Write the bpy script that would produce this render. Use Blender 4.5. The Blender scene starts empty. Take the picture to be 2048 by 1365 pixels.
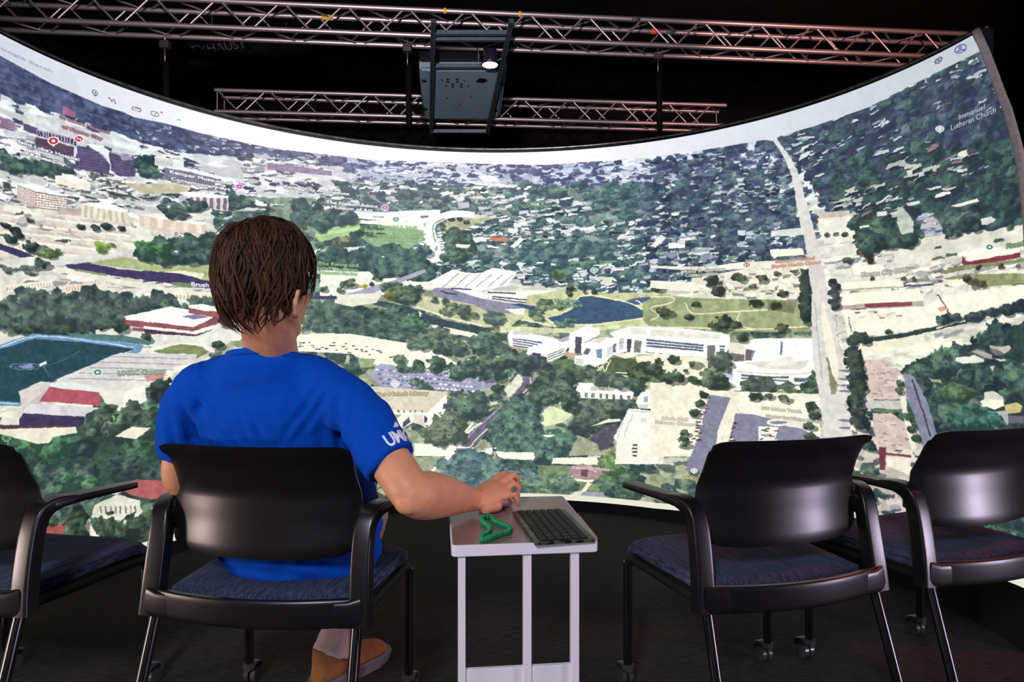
import bpy, bmesh, math, random
import numpy as np
from mathutils import Vector, Matrix

# ------------------------------------------------------------------ camera, world, lights
SC = bpy.context.scene
COL = SC.collection
F_PX, HY, CAM_Z = 1365.0, 672.0, 1.05
cam_data = bpy.data.cameras.new('camera')
cam_data.lens, cam_data.sensor_width = 24.0, 36.0
cam_data.shift_y = -(682.5 - HY) / 2048.0
cam_data.clip_start = 0.05
cam = bpy.data.objects.new('camera', cam_data)
cam.location = (0, 0, CAM_Z)
cam.rotation_euler = (math.pi / 2, 0, 0)
COL.objects.link(cam)
SC.camera = cam

world = bpy.data.worlds.new('world')
world.use_nodes = True
world.node_tree.nodes['Background'].inputs[0].default_value = (0.05, 0.06, 0.09, 1)
world.node_tree.nodes['Background'].inputs[1].default_value = 0.02
SC.world = world
SC.view_settings.view_transform = 'Standard'
SC.view_settings.look = 'None'
SC.view_settings.gamma = 1
SC.view_settings.use_curve_mapping = False
SC.view_settings.exposure = 0.0


def area_light(name, loc, target, size, power, color, size_y=None):
    l = bpy.data.lights.new(name, 'AREA')
    l.energy, l.color, l.size = power, color, size
    if size_y:
        l.shape, l.size_y = 'RECTANGLE', size_y
    o = bpy.data.objects.new(name, l)
    o.location = loc
    o.rotation_euler = (Vector(target) - Vector(loc)).to_track_quat('-Z', 'Y').to_euler()
    COL.objects.link(o)
    return o


def spot_light(name, loc, target, power, color, angle, radius=0.1, blend=0.5):
    l = bpy.data.lights.new(name, 'SPOT')
    l.energy, l.color, l.spot_size, l.shadow_soft_size, l.spot_blend = power, color, angle, radius, blend
    o = bpy.data.objects.new(name, l)
    o.location = loc
    o.rotation_euler = (Vector(target) - Vector(loc)).to_track_quat('-Z', 'Y').to_euler()
    COL.objects.link(o)
    return o


# unseen lamps added for light from behind the camera, coloured ones at the side
area_light('rear_key_light', (-0.9, -1.9, 2.6), (-0.3, 1.6, 0.7), 0.55, 108, (0.95, 0.90, 1.0))
area_light('side_light', (-3.6, 0.50, 0.45), (-0.7, 1.6, 0.6), 0.5, 50, (1.0, 0.76, 0.70), 0.5)
area_light('side_light', (4.2, 0.35, 0.45), (0.8, 1.7, 0.6), 0.5, 70, (0.88, 0.76, 1.0), 0.5)
spot_light('red_stage_light', (3.3, 1.9, 2.3), (1.40, 2.1, 0.45), 110, (1.0, 0.05, 0.02), math.radians(50), 0.12)
spot_light('truss_wash_light', (-1.0, 1.0, 3.0), (-1.0, 8.0, 4.4), 1900, (1.0, 0.74, 0.77), math.radians(80), 0.1)
spot_light('truss_warm_light', (4.5, 4.5, 3.2), (4.2, 8.2, 4.5), 700, (1.0, 0.42, 0.34), math.radians(60), 0.1)


# ------------------------------------------------------------------ materials
def mat(name, color, rough=0.5, metal=0.0, spec=0.5, noise=None, bump=None, emit=None, sheen=0.0, coat=0.0, stretch=None):
    m = bpy.data.materials.new(name)
    m.use_nodes = True
    nt = m.node_tree
    b = nt.nodes['Principled BSDF']
    b.inputs['Base Color'].default_value = (*color, 1)
    b.inputs['Roughness'].default_value = rough
    b.inputs['Metallic'].default_value = metal
    b.inputs['Specular IOR Level'].default_value = spec
    if sheen:
        b.inputs['Sheen Weight'].default_value = sheen
    if coat:
        b.inputs['Coat Weight'].default_value = coat
    tc = nt.nodes.new('ShaderNodeTexCoord')
    mp = nt.nodes.new('ShaderNodeMapping')
    nt.links.new(tc.outputs['Object'], mp.inputs[0])
    if stretch:
        mp.inputs['Scale'].default_value = stretch
    if noise:                       # (scale, second colour, contrast)
        n = nt.nodes.new('ShaderNodeTexNoise')
        n.inputs['Scale'].default_value = noise[0]
        n.inputs['Detail'].default_value = 5
        nt.links.new(mp.outputs[0], n.inputs['Vector'])
        r = nt.nodes.new('ShaderNodeValToRGB')
        c = noise[2]
        r.color_ramp.elements[0].position = 0.5 - c
        r.color_ramp.elements[1].position = 0.5 + c
        r.color_ramp.elements[0].color = (*color, 1)
        r.color_ramp.elements[1].color = (*noise[1], 1)
        nt.links.new(n.outputs['Fac'], r.inputs[0])
        nt.links.new(r.outputs[0], b.inputs['Base Color'])
    if bump:                        # (scale, strength, distance)
        n = nt.nodes.new('ShaderNodeTexNoise')
        n.inputs['Scale'].default_value = bump[0]
        n.inputs['Detail'].default_value = 4
        nt.links.new(mp.outputs[0], n.inputs['Vector'])
        bp = nt.nodes.new('ShaderNodeBump')
        bp.inputs['Strength'].default_value = bump[1]
        bp.inputs['Distance'].default_value = bump[2]
        nt.links.new(n.outputs['Fac'], bp.inputs['Height'])
        nt.links.new(bp.outputs[0], b.inputs['Normal'])
    if emit:
        b.inputs['Emission Color'].default_value = (*emit[0], 1)
        b.inputs['Emission Strength'].default_value = emit[1]
    return m


# ------------------------------------------------------------------ object helpers
def link(name, me, m=None, parent=None, smooth=False):
    o = bpy.data.objects.new(name, me)
    COL.objects.link(o)
    if m is not None and not me.materials:
        me.materials.append(m)
    if parent is not None:
        o.parent = parent
    if smooth:
        me.polygons.foreach_set('use_smooth', [True] * len(me.polygons))
    return o


def thing(name, label, cat, loc=(0, 0, 0), rotz=0.0, group=None):
    o = bpy.data.objects.new(name, None)
    COL.objects.link(o)
    o.empty_display_size = 0.05
    o.location = loc
    o.rotation_euler = (0, 0, rotz)
    o['label'], o['category'] = label, cat
    if group:
        o['group'] = group
    return o


def tag(o, label, cat, group=None):
    o['label'], o['category'] = label, cat
    if group:
        o['group'] = group
    return o


def mesh(verts, faces, name='mesh'):
    me = bpy.data.meshes.new(name)
    me.from_pydata([tuple(v) for v in verts], [], [tuple(f) for f in faces])
    me.update()
    return me


class Geo:
    """collects vertices and faces of one mesh"""
    def __init__(self):
        self.v, self.f = [], []

    def add(self, vs, fs):
        n = len(self.v)
        self.v += [tuple(v) for v in vs]
        self.f += [tuple(i + n for i in f) for f in fs]

    def box(self, c, s, rot=None, bev=0.0):
        hx, hy, hz = s[0] / 2, s[1] / 2, s[2] / 2
        bm = bmesh.new()
        bmesh.ops.create_cube(bm, size=1)
        for v in bm.verts:
            v.co = Vector((v.co.x * s[0], v.co.y * s[1], v.co.z * s[2]))
        if bev:
            bmesh.ops.bevel(bm, geom=bm.edges[:], offset=bev, segments=2, affect='EDGES', profile=0.5)
        bm.verts.index_update()
        vs = []
        for v in bm.verts:
            p = v.co.copy()
            if rot is not None:
                p = rot @ p
            vs.append(p + Vector(c))
        self.add(vs, [[v.index for v in f.verts] for f in bm.faces])
        bm.free()

    def loft(self, rings, close=True, caps=True):
        n = len(rings[0])
        vs = [p for r in rings for p in r]
        fs = []
        for i in range(len(rings) - 1):
            for j in range(n if close else n - 1):
                a, b = i * n + j, i * n + (j + 1) % n
                fs.append((a, b, b + n, a + n))
        if caps and close:
            fs.append(tuple(reversed(range(n))))
            fs.append(tuple(range((len(rings) - 1) * n, len(rings) * n)))
        self.add(vs, fs)

    def tube(self, pts, r, n=10, caps=True):
        self.sweep(pts, [(r, r)] * len(pts) if not isinstance(r, (list, tuple)) else [(a, a) for a in r], n=n, caps=caps, sq=2.0)

    def sweep(self, pts, sizes, n=16, caps=True, sq=4.0, side=None):
        """superellipse section (half-width along 'side', half-height) swept along pts"""
        pts = [Vector(p) for p in pts]
        rings = []
        prev = None
        for i, p in enumerate(pts):
            a = pts[max(i - 1, 0)]
            b = pts[min(i + 1, len(pts) - 1)]
            t = (b - a).normalized()
            if side is not None:
                s = Vector(side if not callable(side) else side(i))
                s = (s - t * s.dot(t)).normalized()
            else:
                ref = prev if prev is not None else (Vector((0, 0, 1)) if abs(t.z) < 0.9 else Vector((0, 1, 0)))
                s = (ref - t * ref.dot(t)).normalized()
                prev = s
            u = t.cross(s)
            w, h = sizes[i]
            ring = []
            for k in range(n):
                th = 2 * math.pi * (k + 0.5) / n
                c, d = math.cos(th), math.sin(th)
                e = 2.0 / sq
                ring.append(p + s * (w * math.copysign(abs(c) ** e, c)) + u * (h * math.copysign(abs(d) ** e, d)))
            rings.append(ring)
        self.loft(rings, True, caps)

    def build(self, name, m=None, parent=None, smooth=False, auto=None):
        me = mesh(self.v, self.f, name)
        o = link(name, me, m, parent, smooth)
        if auto:
            smooth_by_angle(me, auto)
        return o


def smooth_by_angle(me, deg=35):
    me.polygons.foreach_set('use_smooth', [True] * len(me.polygons))
    bm = bmesh.new()
    bm.from_mesh(me)
    lim = math.radians(deg)
    for e in bm.edges:
        if len(e.link_faces) == 2 and e.calc_face_angle(0) > lim:
            e.smooth = False
    bm.to_mesh(me)
    bm.free()


def catmull(pts, k=6):
    P = [np.array(p, float) for p in pts]
    out = []
    for i in range(len(P) - 1):
        p0, p1, p2, p3 = P[max(i - 1, 0)], P[i], P[i + 1], P[min(i + 2, len(P) - 1)]
        for j in range(k):
            t = j / k
            out.append(0.5 * ((2 * p1) + (-p0 + p2) * t + (2 * p0 - 5 * p1 + 4 * p2 - p3) * t * t + (-p0 + 3 * p1 - 3 * p2 + p3) * t ** 3))
    out.append(P[-1])
    return out


def at(px, py, Y):
    """a point measured in the photograph, put at its distance Y"""
    return Vector(((px - 1024) / F_PX * Y, Y, CAM_Z - (py - HY) / F_PX * Y))


def at_z(px, py, z):
    """a measured point that lies on the level z"""
    Y = F_PX * (CAM_Z - z) / (py - HY)
    return Vector(((px - 1024) / F_PX * Y, Y, z))


def dup(root, loc, rotz, label, group=None):
    r = root.copy()
    COL.objects.link(r)
    r.location, r.rotation_euler = loc, (0, 0, rotz)
    r['label'] = label
    if group:
        r['group'] = group
    for ch in list(root.children):
        c = ch.copy()
        COL.objects.link(c)
        c.parent = r
        for g in list(ch.children):
            d = g.copy()
            COL.objects.link(d)
            d.parent = c
    return r


# ------------------------------------------------------------------ the curved projection screen: its picture
SCX, SCY, SCR, SZ0, SZ1 = -0.09, 2.348, 1.807, 0.06, 2.165
AL, AR = math.radians(196), math.radians(-16)
TW, TH = 3200, 1200


def px2tex(px, py):
    """photograph measurement -> place on the screen's own (angle, height) grid"""
    r = (np.asarray(px, float) - 1024) / F_PX
    r = np.clip(r, -1.12, 1.12)
    A = 1 + r * r
    B = -2 * (r * SCX + SCY)
    C = SCX ** 2 + SCY ** 2 - SCR ** 2
    y = (-B + np.sqrt(np.maximum(B * B - 4 * A * C, 0))) / (2 * A)
    x = r * y
    z = CAM_Z - (np.asarray(py, float) - HY) / F_PX * y
    a = np.arctan2(y - SCY, x - SCX)
    a = np.where(a < -math.pi / 2, a + 2 * math.pi, a)
    return (AL - a) / (AL - AR) * TW, (SZ1 - z) / (SZ1 - SZ0) * TH


RNG = np.random.default_rng(7)


def fractal(w, h, cells, octaves, seed, aspect=1.0):
    g = np.random.default_rng(seed)
    out = np.zeros((h, w), np.float32)
    amp, tot = 1.0, 0.0
    for o in range(octaves):
        nx = max(2, int(cells * 2 ** o * aspect))
        ny = max(2, int(cells * 2 ** o * h / w))
        G = g.random((ny + 2, nx + 2)).astype(np.float32)
        ys, xs = np.linspace(0, ny, h, endpoint=False), np.linspace(0, nx, w, endpoint=False)
        yi, xi = ys.astype(int), xs.astype(int)
        fy, fx = (ys - yi)[:, None].astype(np.float32), (xs - xi)[None, :].astype(np.float32)
        fy, fx = fy * fy * (3 - 2 * fy), fx * fx * (3 - 2 * fx)
        r0, r1 = G[yi], G[yi + 1]
        top = r0[:, xi] * (1 - fx) + r0[:, xi + 1] * fx
        bot = r1[:, xi] * (1 - fx) + r1[:, xi + 1] * fx
        out += amp * (top * (1 - fy) + bot * fy)
        tot += amp
        amp *= 0.55
    return out / tot


IMG = np.zeros((TH, TW, 3), np.float32)
N_FINE = fractal(TW, TH, 230, 3, 1)
N_MID = fractal(TW, TH, 40, 4, 2)
N_CLUMP = fractal(TW, TH, 46, 2, 8, 0.6)
N_STREAK = fractal(TW, TH, 260, 3, 3, 0.3)


def fill_tex(P, color, noise=0.0, alpha=1.0):
    """fill a polygon given in texture pixels"""
    P = np.asarray(P, float)
    x0, y0 = np.floor(P.min(0)).astype(int)
    x1, y1 = np.ceil(P.max(0)).astype(int) + 1
    x0, y0, x1, y1 = max(x0, 0), max(y0, 0), min(x1, TW), min(y1, TH)
    if x1 <= x0 or y1 <= y0:
        return
    X = np.arange(x0, x1)[None, :] + 0.5
    Yv = np.arange(y0, y1)[:, None] + 0.5
    inside = np.zeros((y1 - y0, x1 - x0), bool)
    Q = np.roll(P, -1, 0)
    for (ax, ay), (bx, by) in zip(P, Q):
        if ay == by:
            continue
        c = (ay > Yv) != (by > Yv)
        inside ^= c & (X < (bx - ax) * (Yv - ay) / (by - ay) + ax)
    col = np.asarray(color, np.float32) / 255
    reg = IMG[y0:y1, x0:x1]
    if noise:
        k = (1 + noise * (N_FINE[y0:y1, x0:x1] - 0.5) * 2)[inside][:, None]
        reg[inside] = reg[inside] * (1 - alpha) + np.clip(col * k, 0, 1) * alpha
    else:
        reg[inside] = reg[inside] * (1 - alpha) + col * alpha


def poly(P, color, noise=0.06, alpha=1.0):
    P = np.asarray(P, float)
    # subdivide so that long edges follow the curved surface
    out = []
    Q = np.roll(P, -1, 0)
    for a, b in zip(P, Q):
        k = max(1, int(np.hypot(*(b - a)) / 40))
        for j in range(k):
            out.append(a + (b - a) * j / k)
    out = np.array(out)
    x, y = px2tex(out[:, 0], out[:, 1])
    fill_tex(np.stack([x, y], 1), color, noise, alpha)


def road(P, w, color, noise=0.05, alpha=1.0):
    """band along a polyline, width w or one width per point"""
    P = np.array(catmull(P, 5) if len(P) > 2 else P, float)
    w = np.interp(np.linspace(0, 1, len(P)), np.linspace(0, 1, len(w)), w) if isinstance(w, (list, tuple)) else np.full(len(P), w)
    T = np.gradient(P, axis=0)
    T /= np.maximum(np.hypot(T[:, 0], T[:, 1]), 1e-6)[:, None]
    Nn = np.stack([-T[:, 1], T[:, 0]], 1) * (w / 2)[:, None]
    poly(np.concatenate([P + Nn, (P - Nn)[::-1]]), color, noise, alpha)


def tree(px, py, r, dark=(28, 48, 52), light=(92, 122, 92), flat=0.75, shadow=True):
    cx, cy = px2tex(px, py)
    bx, by = px2tex(px + 1, py + 1)
    sx, sy = max(abs(bx - cx), 0.3), max(abs(by - cy), 0.3)
    rx, ry = r * sx, r * sy * flat
    x0, x1 = int(max(cx - rx * 1.4, 0)), int(min(cx + rx * 1.8, TW))
    y0, y1 = int(max(cy - ry * 1.4, 0)), int(min(cy + ry * 1.7, TH))
    if x1 - x0 < 2 or y1 - y0 < 2:
        return
    X = (np.arange(x0, x1)[None, :] - cx) / rx
    Y = (np.arange(y0, y1)[:, None] - cy) / ry
    n = N_FINE[y0:y1, x0:x1] - 0.5
    m = N_MID[y0:y1, x0:x1] - 0.5
    reg = IMG[y0:y1, x0:x1]
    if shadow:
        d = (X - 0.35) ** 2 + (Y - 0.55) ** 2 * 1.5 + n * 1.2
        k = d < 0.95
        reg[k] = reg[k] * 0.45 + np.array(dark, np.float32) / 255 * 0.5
    d = X ** 2 + Y ** 2 + n * 2.0 + m * 1.2
    k = d < 0.9
    s = np.clip(0.36 - 0.26 * X - 0.42 * Y + n * 2.3 + m * 1.2, 0, 1)[..., None]
    c = (np.array(dark, np.float32) * (1 - s) + np.array(light, np.float32) * s) / 255
    reg[k] = c[k]


def melt(amp, cells=260, seed=11):
    """ragged edges, as in a picture stitched from aerial shots"""
    global IMG
    dx = (fractal(TW, TH, cells, 2, seed) - 0.5) * 2 * amp * 2.2
    dy = (fractal(TW, TH, cells, 2, seed + 1, 0.6) - 0.5) * 2 * amp
    yy = np.clip(np.arange(TH)[:, None] + dy, 0, TH - 1).astype(np.int32)
    xx = np.clip(np.arange(TW)[None] + dx, 0, TW - 1).astype(np.int32)
    IMG = IMG[yy, xx]


def inside_poly(P, x, y):
    P = np.asarray(P, float)
    r = np.zeros(len(x), bool)
    for (ax, ay), (bx, by) in zip(P, np.roll(P, -1, 0)):
        if ay == by:
            continue
        c = (ay > y) != (by > y)
        r ^= c & (x < (bx - ax) * (y - ay) / (by - ay) + ax)
    return r


def points_in(P, n):
    P = np.asarray(P, float)
    lo, hi = P.min(0), P.max(0)
    out = np.zeros((0, 2))
    while len(out) < n:
        q = lo + RNG.random((n * 2, 2)) * (hi - lo)
        out = np.concatenate([out, q[inside_poly(P, q[:, 0], q[:, 1])]])
    return out[:n][np.argsort(out[:n, 1])]


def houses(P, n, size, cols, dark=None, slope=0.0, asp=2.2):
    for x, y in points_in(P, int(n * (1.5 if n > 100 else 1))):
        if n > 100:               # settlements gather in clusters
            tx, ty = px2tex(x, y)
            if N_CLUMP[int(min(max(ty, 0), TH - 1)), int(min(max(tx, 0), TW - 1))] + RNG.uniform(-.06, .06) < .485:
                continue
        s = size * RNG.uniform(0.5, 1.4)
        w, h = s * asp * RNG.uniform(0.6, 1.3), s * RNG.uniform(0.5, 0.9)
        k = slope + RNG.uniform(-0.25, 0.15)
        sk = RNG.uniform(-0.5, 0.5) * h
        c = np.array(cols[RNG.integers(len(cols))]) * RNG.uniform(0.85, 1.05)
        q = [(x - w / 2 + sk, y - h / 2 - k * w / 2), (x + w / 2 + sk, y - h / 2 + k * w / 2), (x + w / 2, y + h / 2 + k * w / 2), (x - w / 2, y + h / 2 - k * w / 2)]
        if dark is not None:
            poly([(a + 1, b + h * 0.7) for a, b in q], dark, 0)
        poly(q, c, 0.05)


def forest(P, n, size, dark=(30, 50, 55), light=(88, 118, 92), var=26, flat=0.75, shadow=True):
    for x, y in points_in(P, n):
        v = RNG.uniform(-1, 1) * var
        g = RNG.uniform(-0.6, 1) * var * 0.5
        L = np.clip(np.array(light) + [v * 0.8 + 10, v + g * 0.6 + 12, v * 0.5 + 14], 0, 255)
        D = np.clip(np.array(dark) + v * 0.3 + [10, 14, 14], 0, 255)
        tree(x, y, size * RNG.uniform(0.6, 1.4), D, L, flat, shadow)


def crop(x0, y0, s):
    return lambda *p: [(x0 + p[i] / s, y0 + p[i + 1] / s) for i in range(0, len(p), 2)]


A_ = crop(0, 60, 5.055)
B_ = crop(300, 200, 5.055)
C_ = crop(640, 330, 5.055)
D_ = crop(1000, 640, 5.055)
E_ = crop(1400, 640, 5.055)
F_ = crop(1700, 400, 5.807)
G_ = crop(1750, 640, 6.205)
H_ = crop(840, 760, 5.055)
C1 = crop(0, 0, 2.923)
C3 = crop(1300, 0, 2.738)
C4 = crop(0, 400, 2.923)
C5 = crop(600, 400, 2.923)
C6 = crop(1300, 400, 2.73)
C7 = crop(0, 850, 2.65)
C9 = crop(1200, 820, 2.415)

WHITE, CREAM, PALE = (246, 247, 240), (234, 231, 206), (208, 210, 200)
NAVY, BGREEN = (48, 56, 92), (40, 62, 72)


def paint_ground():
    # ground tone: pale city ground, cooler with distance (towards the top of the picture)
    v = np.linspace(0, 1, TH, dtype=np.float32)[:, None, None]
    near = np.array([214, 214, 190], np.float32) / 255
    far = np.array([204, 211, 214], np.float32) / 255
    k = np.clip((v - 0.15) / 0.4, 0, 1)
    IMG[:] = far * (1 - k) + near * k
    s = np.clip((N_STREAK - 0.5) * 7, -1, 1)[..., None]
    IMG[:] *= 1 + 0.10 * s


def paint_regions():
    # ---- far strip on the left, dark blue trees with scattered pale roofs
    R1 = [(-650, -500), (-300, -90), (0, 95), (150, 160), (330, 235), (520, 285), (700, 305), (700, 335), (520, 318), (330, 300), (150, 235), (0, 190), (-300, 40), (-650, -250)]
    poly(R1, (70, 82, 122), 0.3)
    forest(R1, 520, 11, (38, 46, 88), (84, 98, 132), 18, 0.6)
    houses(R1, 900, 4.0, [(190, 200, 215), (165, 180, 200), (140, 160, 185)], slope=0.1)
    # ---- upper left town
    R2 = [(-650, -250), (0, 185), (300, 292), (520, 312), (700, 330), (940, 340), (930, 372), (700, 395), (600, 420), (420, 400), (0, 410), (-650, 300)]
    houses(R2, 520, 9, [(222, 226, 224), (200, 205, 205), (238, 240, 236), (175, 180, 190)], (120, 128, 145), 0.12, 2.8)
    forest(R2, 250, 9, (38, 52, 78), (80, 100, 104), 15, 0.55)
    houses(R2, 300, 6, [(236, 240, 236), (244, 246, 242), (205, 212, 214)], (110, 120, 140), 0.12, 3.2)
    houses(R2, 1100, 4.5, [(250, 250, 246), (236, 240, 240), (216, 222, 226), (60, 70, 96), (84, 92, 116), (120, 124, 140)], None, 0.14, 3.4)
    houses([(0, 330), (300, 330), (430, 400), (430, 440), (0, 440)], 260, 6, [(250, 250, 244), (232, 228, 214), (206, 206, 200), (96, 104, 112), (66, 80, 84)], (120, 120, 120), 0.1, 3.2)
    # ---- centre horizon band
    R3 = [(690, 312), (1040, 328), (1300, 322), (1560, 275), (1560, 345), (1300, 385), (1040, 385), (690, 370)]
    poly(R3, (175, 188, 210), 0.25)
    forest(R3, 420, 8, (52, 58, 104), (92, 104, 142), 16, 0.5)
    houses(R3, 520, 4.6, [(232, 236, 244), (212, 220, 234), (196, 206, 226)], None, 0, 3.0)
    # ---- centre residential
    R4 = [(690, 362), (1040, 372), (1300, 368), (1560, 330), (1590, 420), (1600, 500), (1500, 540), (1250, 590), (1040, 560), (850, 565), (640, 500), (640, 400)]
    poly(R4, (124, 146, 140), 0.3)
    forest(R4, 800, 12, (44, 68, 84), (92, 126, 120), 20, 0.6)
    houses(R4, 620, 7, [(228, 234, 232), (205, 214, 216), (244, 244, 234)], (84, 98, 112), -0.06, 2.2)
    forest(R4, 520, 9, (46, 74, 86), (92, 128, 116), 20, 0.6)
    houses(R4, 420, 5, [(232, 238, 236), (214, 222, 224), (244, 244, 234), (190, 206, 200)], None, -0.06, 2.6)
    houses(R4, 520, 3.6, [(250, 252, 248), (232, 238, 236), (60, 78, 92), (48, 66, 80)], None, -0.05, 2.8)
    # ---- right of centre rows of streets rising to the horizon
    R5 = [(1290, 318), (1560, 275), (1600, 350), (1640, 520), (1500, 545), (1280, 560)]
    forest(R5, 420, 11, (40, 52, 84), (84, 106, 118), 18, 0.6)
    houses(R5, 260, 4.5, [(176, 188, 200), (150, 164, 182), (40, 50, 76)], None, -0.05, 2.4)
    for k in range(5):
        x0, x1 = 1340 + k * 48, 1292 + k * 66
        for j in range(30):
            t = j / 29 + RNG.uniform(-.03, .03)
            if RNG.random() < .25:
                continue
            x, y = x0 + (x1 - x0) * t + RNG.uniform(-9, 9), 325 - k * 7 + (560 - 325) * t
            s = RNG.uniform(1.5, 4) + 5.5 * t
            poly([(x - s, y - s * .4), (x + s, y - s * .5), (x + s, y + s * .5), (x - s, y + s * .5)], np.array((198, 208, 218)) * RNG.uniform(.75, 1.05), 0.1)
            if RNG.random() < .5:
                tree(x + 4, y + 6, s * 1.3, (38, 56, 76), (84, 110, 112), .7)
    # ---- upper right, far suburb sloping up
    R6 = [(1560, 275), (1660, 240), (1750, 208), (1850, 155), (1960, 100), (2300, -120), (2500, 100), (2500, 460), (2048, 452), (1900, 470), (1720, 500), (1650, 420), (1600, 330)]
    poly(R6, (58, 72, 96), 0.35)
    forest(R6, 620, 15, (34, 42, 74), (74, 94, 108), 16, 0.55)
    houses(R6, 520, 6.5, [(186, 198, 206), (160, 176, 190), (206, 212, 208)], (44, 54, 84), -0.32, 2.6)
    forest(R6, 330, 13, (36, 50, 70), (68, 100, 96), 14, 0.6)
    R6b = [(1660, 330), (2048, 260), (2300, 260), (2300, 480), (2048, 450), (1900, 470), (1720, 500), (1670, 420)]
    forest(R6b, 260, 19, (28, 44, 54), (60, 96, 84), 14, 0.7)
    houses(R6b, 150, 9, [(214, 216, 200), (196, 204, 196), (170, 182, 184), (180, 190, 186), (206, 208, 196), (150, 120, 124)], (40, 50, 62), -0.25, 2.3)
    houses(R6, 420, 4.2, [(196, 206, 216), (150, 164, 184), (40, 46, 84), (52, 60, 96)], None, -0.32, 3.2)
    # ---- right middle, pale commercial lots
    R7 = [(1655, 500), (1900, 468), (2048, 450), (2500, 420), (2500, 640), (2048, 610), (1900, 660), (1680, 700)]
    poly(R7, (212, 210, 192), 0.12)
    houses(R7, 170, 12, [(224, 222, 204), (200, 200, 188), (236, 234, 214), (186, 186, 178)], (150, 150, 146), -0.13, 3.4)
    houses(R7, 330, 5, [(246, 244, 226), (222, 220, 206), (130, 130, 128), (96, 104, 92), (170, 168, 160)], None, -0.13, 4.0)
    forest(R7, 60, 8, (44, 60, 56), (110, 122, 88), 14, 0.5)
    # ---- behind the head
    R7b = [(430, 395), (690, 395), (700, 520), (660, 610), (430, 620), (440, 500)]
    poly(R7b, (120, 146, 128), 0.25)
    forest(R7b, 160, 14, (38, 60, 66), (86, 118, 100), 18, 0.7)
    houses(R7b, 60, 8, [(228, 232, 226), (205, 212, 210)], (90, 104, 110), 0, 2.4)
    # ---- left middle town
    R8 = [(-650, 400), (0, 405), (270, 440), (450, 470), (450, 640), (430, 720), (0, 760), (-650, 900)]
    poly(R8, (210, 208, 190), 0.12)
    houses(R8, 240, 13, [(226, 222, 204), (216, 198, 184), (204, 208, 204), (236, 236, 224)], (150, 146, 140), 0.06, 3.0)
    houses(R8, 380, 5.5, [(246, 244, 230), (224, 220, 206), (120, 120, 118), (84, 92, 88), (196, 170, 156)], None, 0.06, 3.6)
    # ---- lower left woods
    R9 = [(-650, 900), (0, 865), (150, 845), (220, 790), (330, 770), (440, 800), (440, 1100), (300, 1110), (0, 1260), (-650, 1600)]
    poly(R9, (52, 78, 66), 0.3)
    forest(R9, 300, 30, (32, 48, 54), (84, 116, 88), 26, 0.85)
    forest(R9, 90, 26, (26, 58, 44), (92, 152, 92), 20, 0.85)
    # ---- lower centre
    R10 = [(430, 700), (640, 600), (850, 580), (1080, 640), (1300, 660), (1640, 640), (1680, 900), (1700, 1100), (430, 1100)]
    poly(R10, (150, 162, 126), 0.3)
    forest(R10, 560, 16, (40, 62, 62), (96, 124, 98), 22, 0.75)
    houses(R10, 160, 10, [(230, 228, 206), (214, 216, 200)], (100, 110, 100), 0, 2.6)
    # ---- lower right woods
    R11 = [(1740, 810), (1790, 745), (1830, 720), (1880, 705), (1960, 680), (2048, 640), (2500, 500), (2500, 1300), (1830, 1100), (1850, 900)]
    poly(R11, (44, 68, 62), 0.35)
    forest(R11, 300, 30, (26, 42, 50), (78, 112, 88), 22, 0.9)
    # ---- behind the chairs on the right
    R12 = [(1560, 850), (1860, 860), (1900, 1100), (1450, 1100)]
    poly(R12, (190, 180, 165), 0.2)
    houses(R12, 60, 16, [(206, 188, 174), (226, 222, 204), (150, 150, 170)], (90, 84, 96), 0, 2)
    forest(R12, 30, 16)


def stripes(P, Q, n, wfrac, color, vertical=True):
    """n dark bars between two edges P=(a,b) top edge, Q=(c,d) bottom edge"""
    (a, b), (c, d) = [np.array(p, float) for p in P], [np.array(p, float) for p in Q]
    for i in range(n):
        t0, t1 = (i + 0.5 - wfrac / 2) / n, (i + 0.5 + wfrac / 2) / n
        if vertical:
            poly([a + (b - a) * t0, a + (b - a) * t1, c + (d - c) * t1, c + (d - c) * t0], color, 0.1)
        else:
            poly([a + (c - a) * t0, b + (d - b) * t0, b + (d - b) * t1, a + (c - a) * t1], color, 0.1)


def cars(P, n, s=2.2, cols=((60, 60, 70), (235, 235, 235), (110, 110, 130), (130, 50, 50))):
    for x, y in points_in(P, n):
        c = cols[RNG.integers(len(cols))]
        w = s * RNG.uniform(0.9, 1.6)
        poly([(x - w, y - s * .3), (x + w, y - s * .45), (x + w, y + s * .35), (x - w, y + s * .45)], c, 0)


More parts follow.
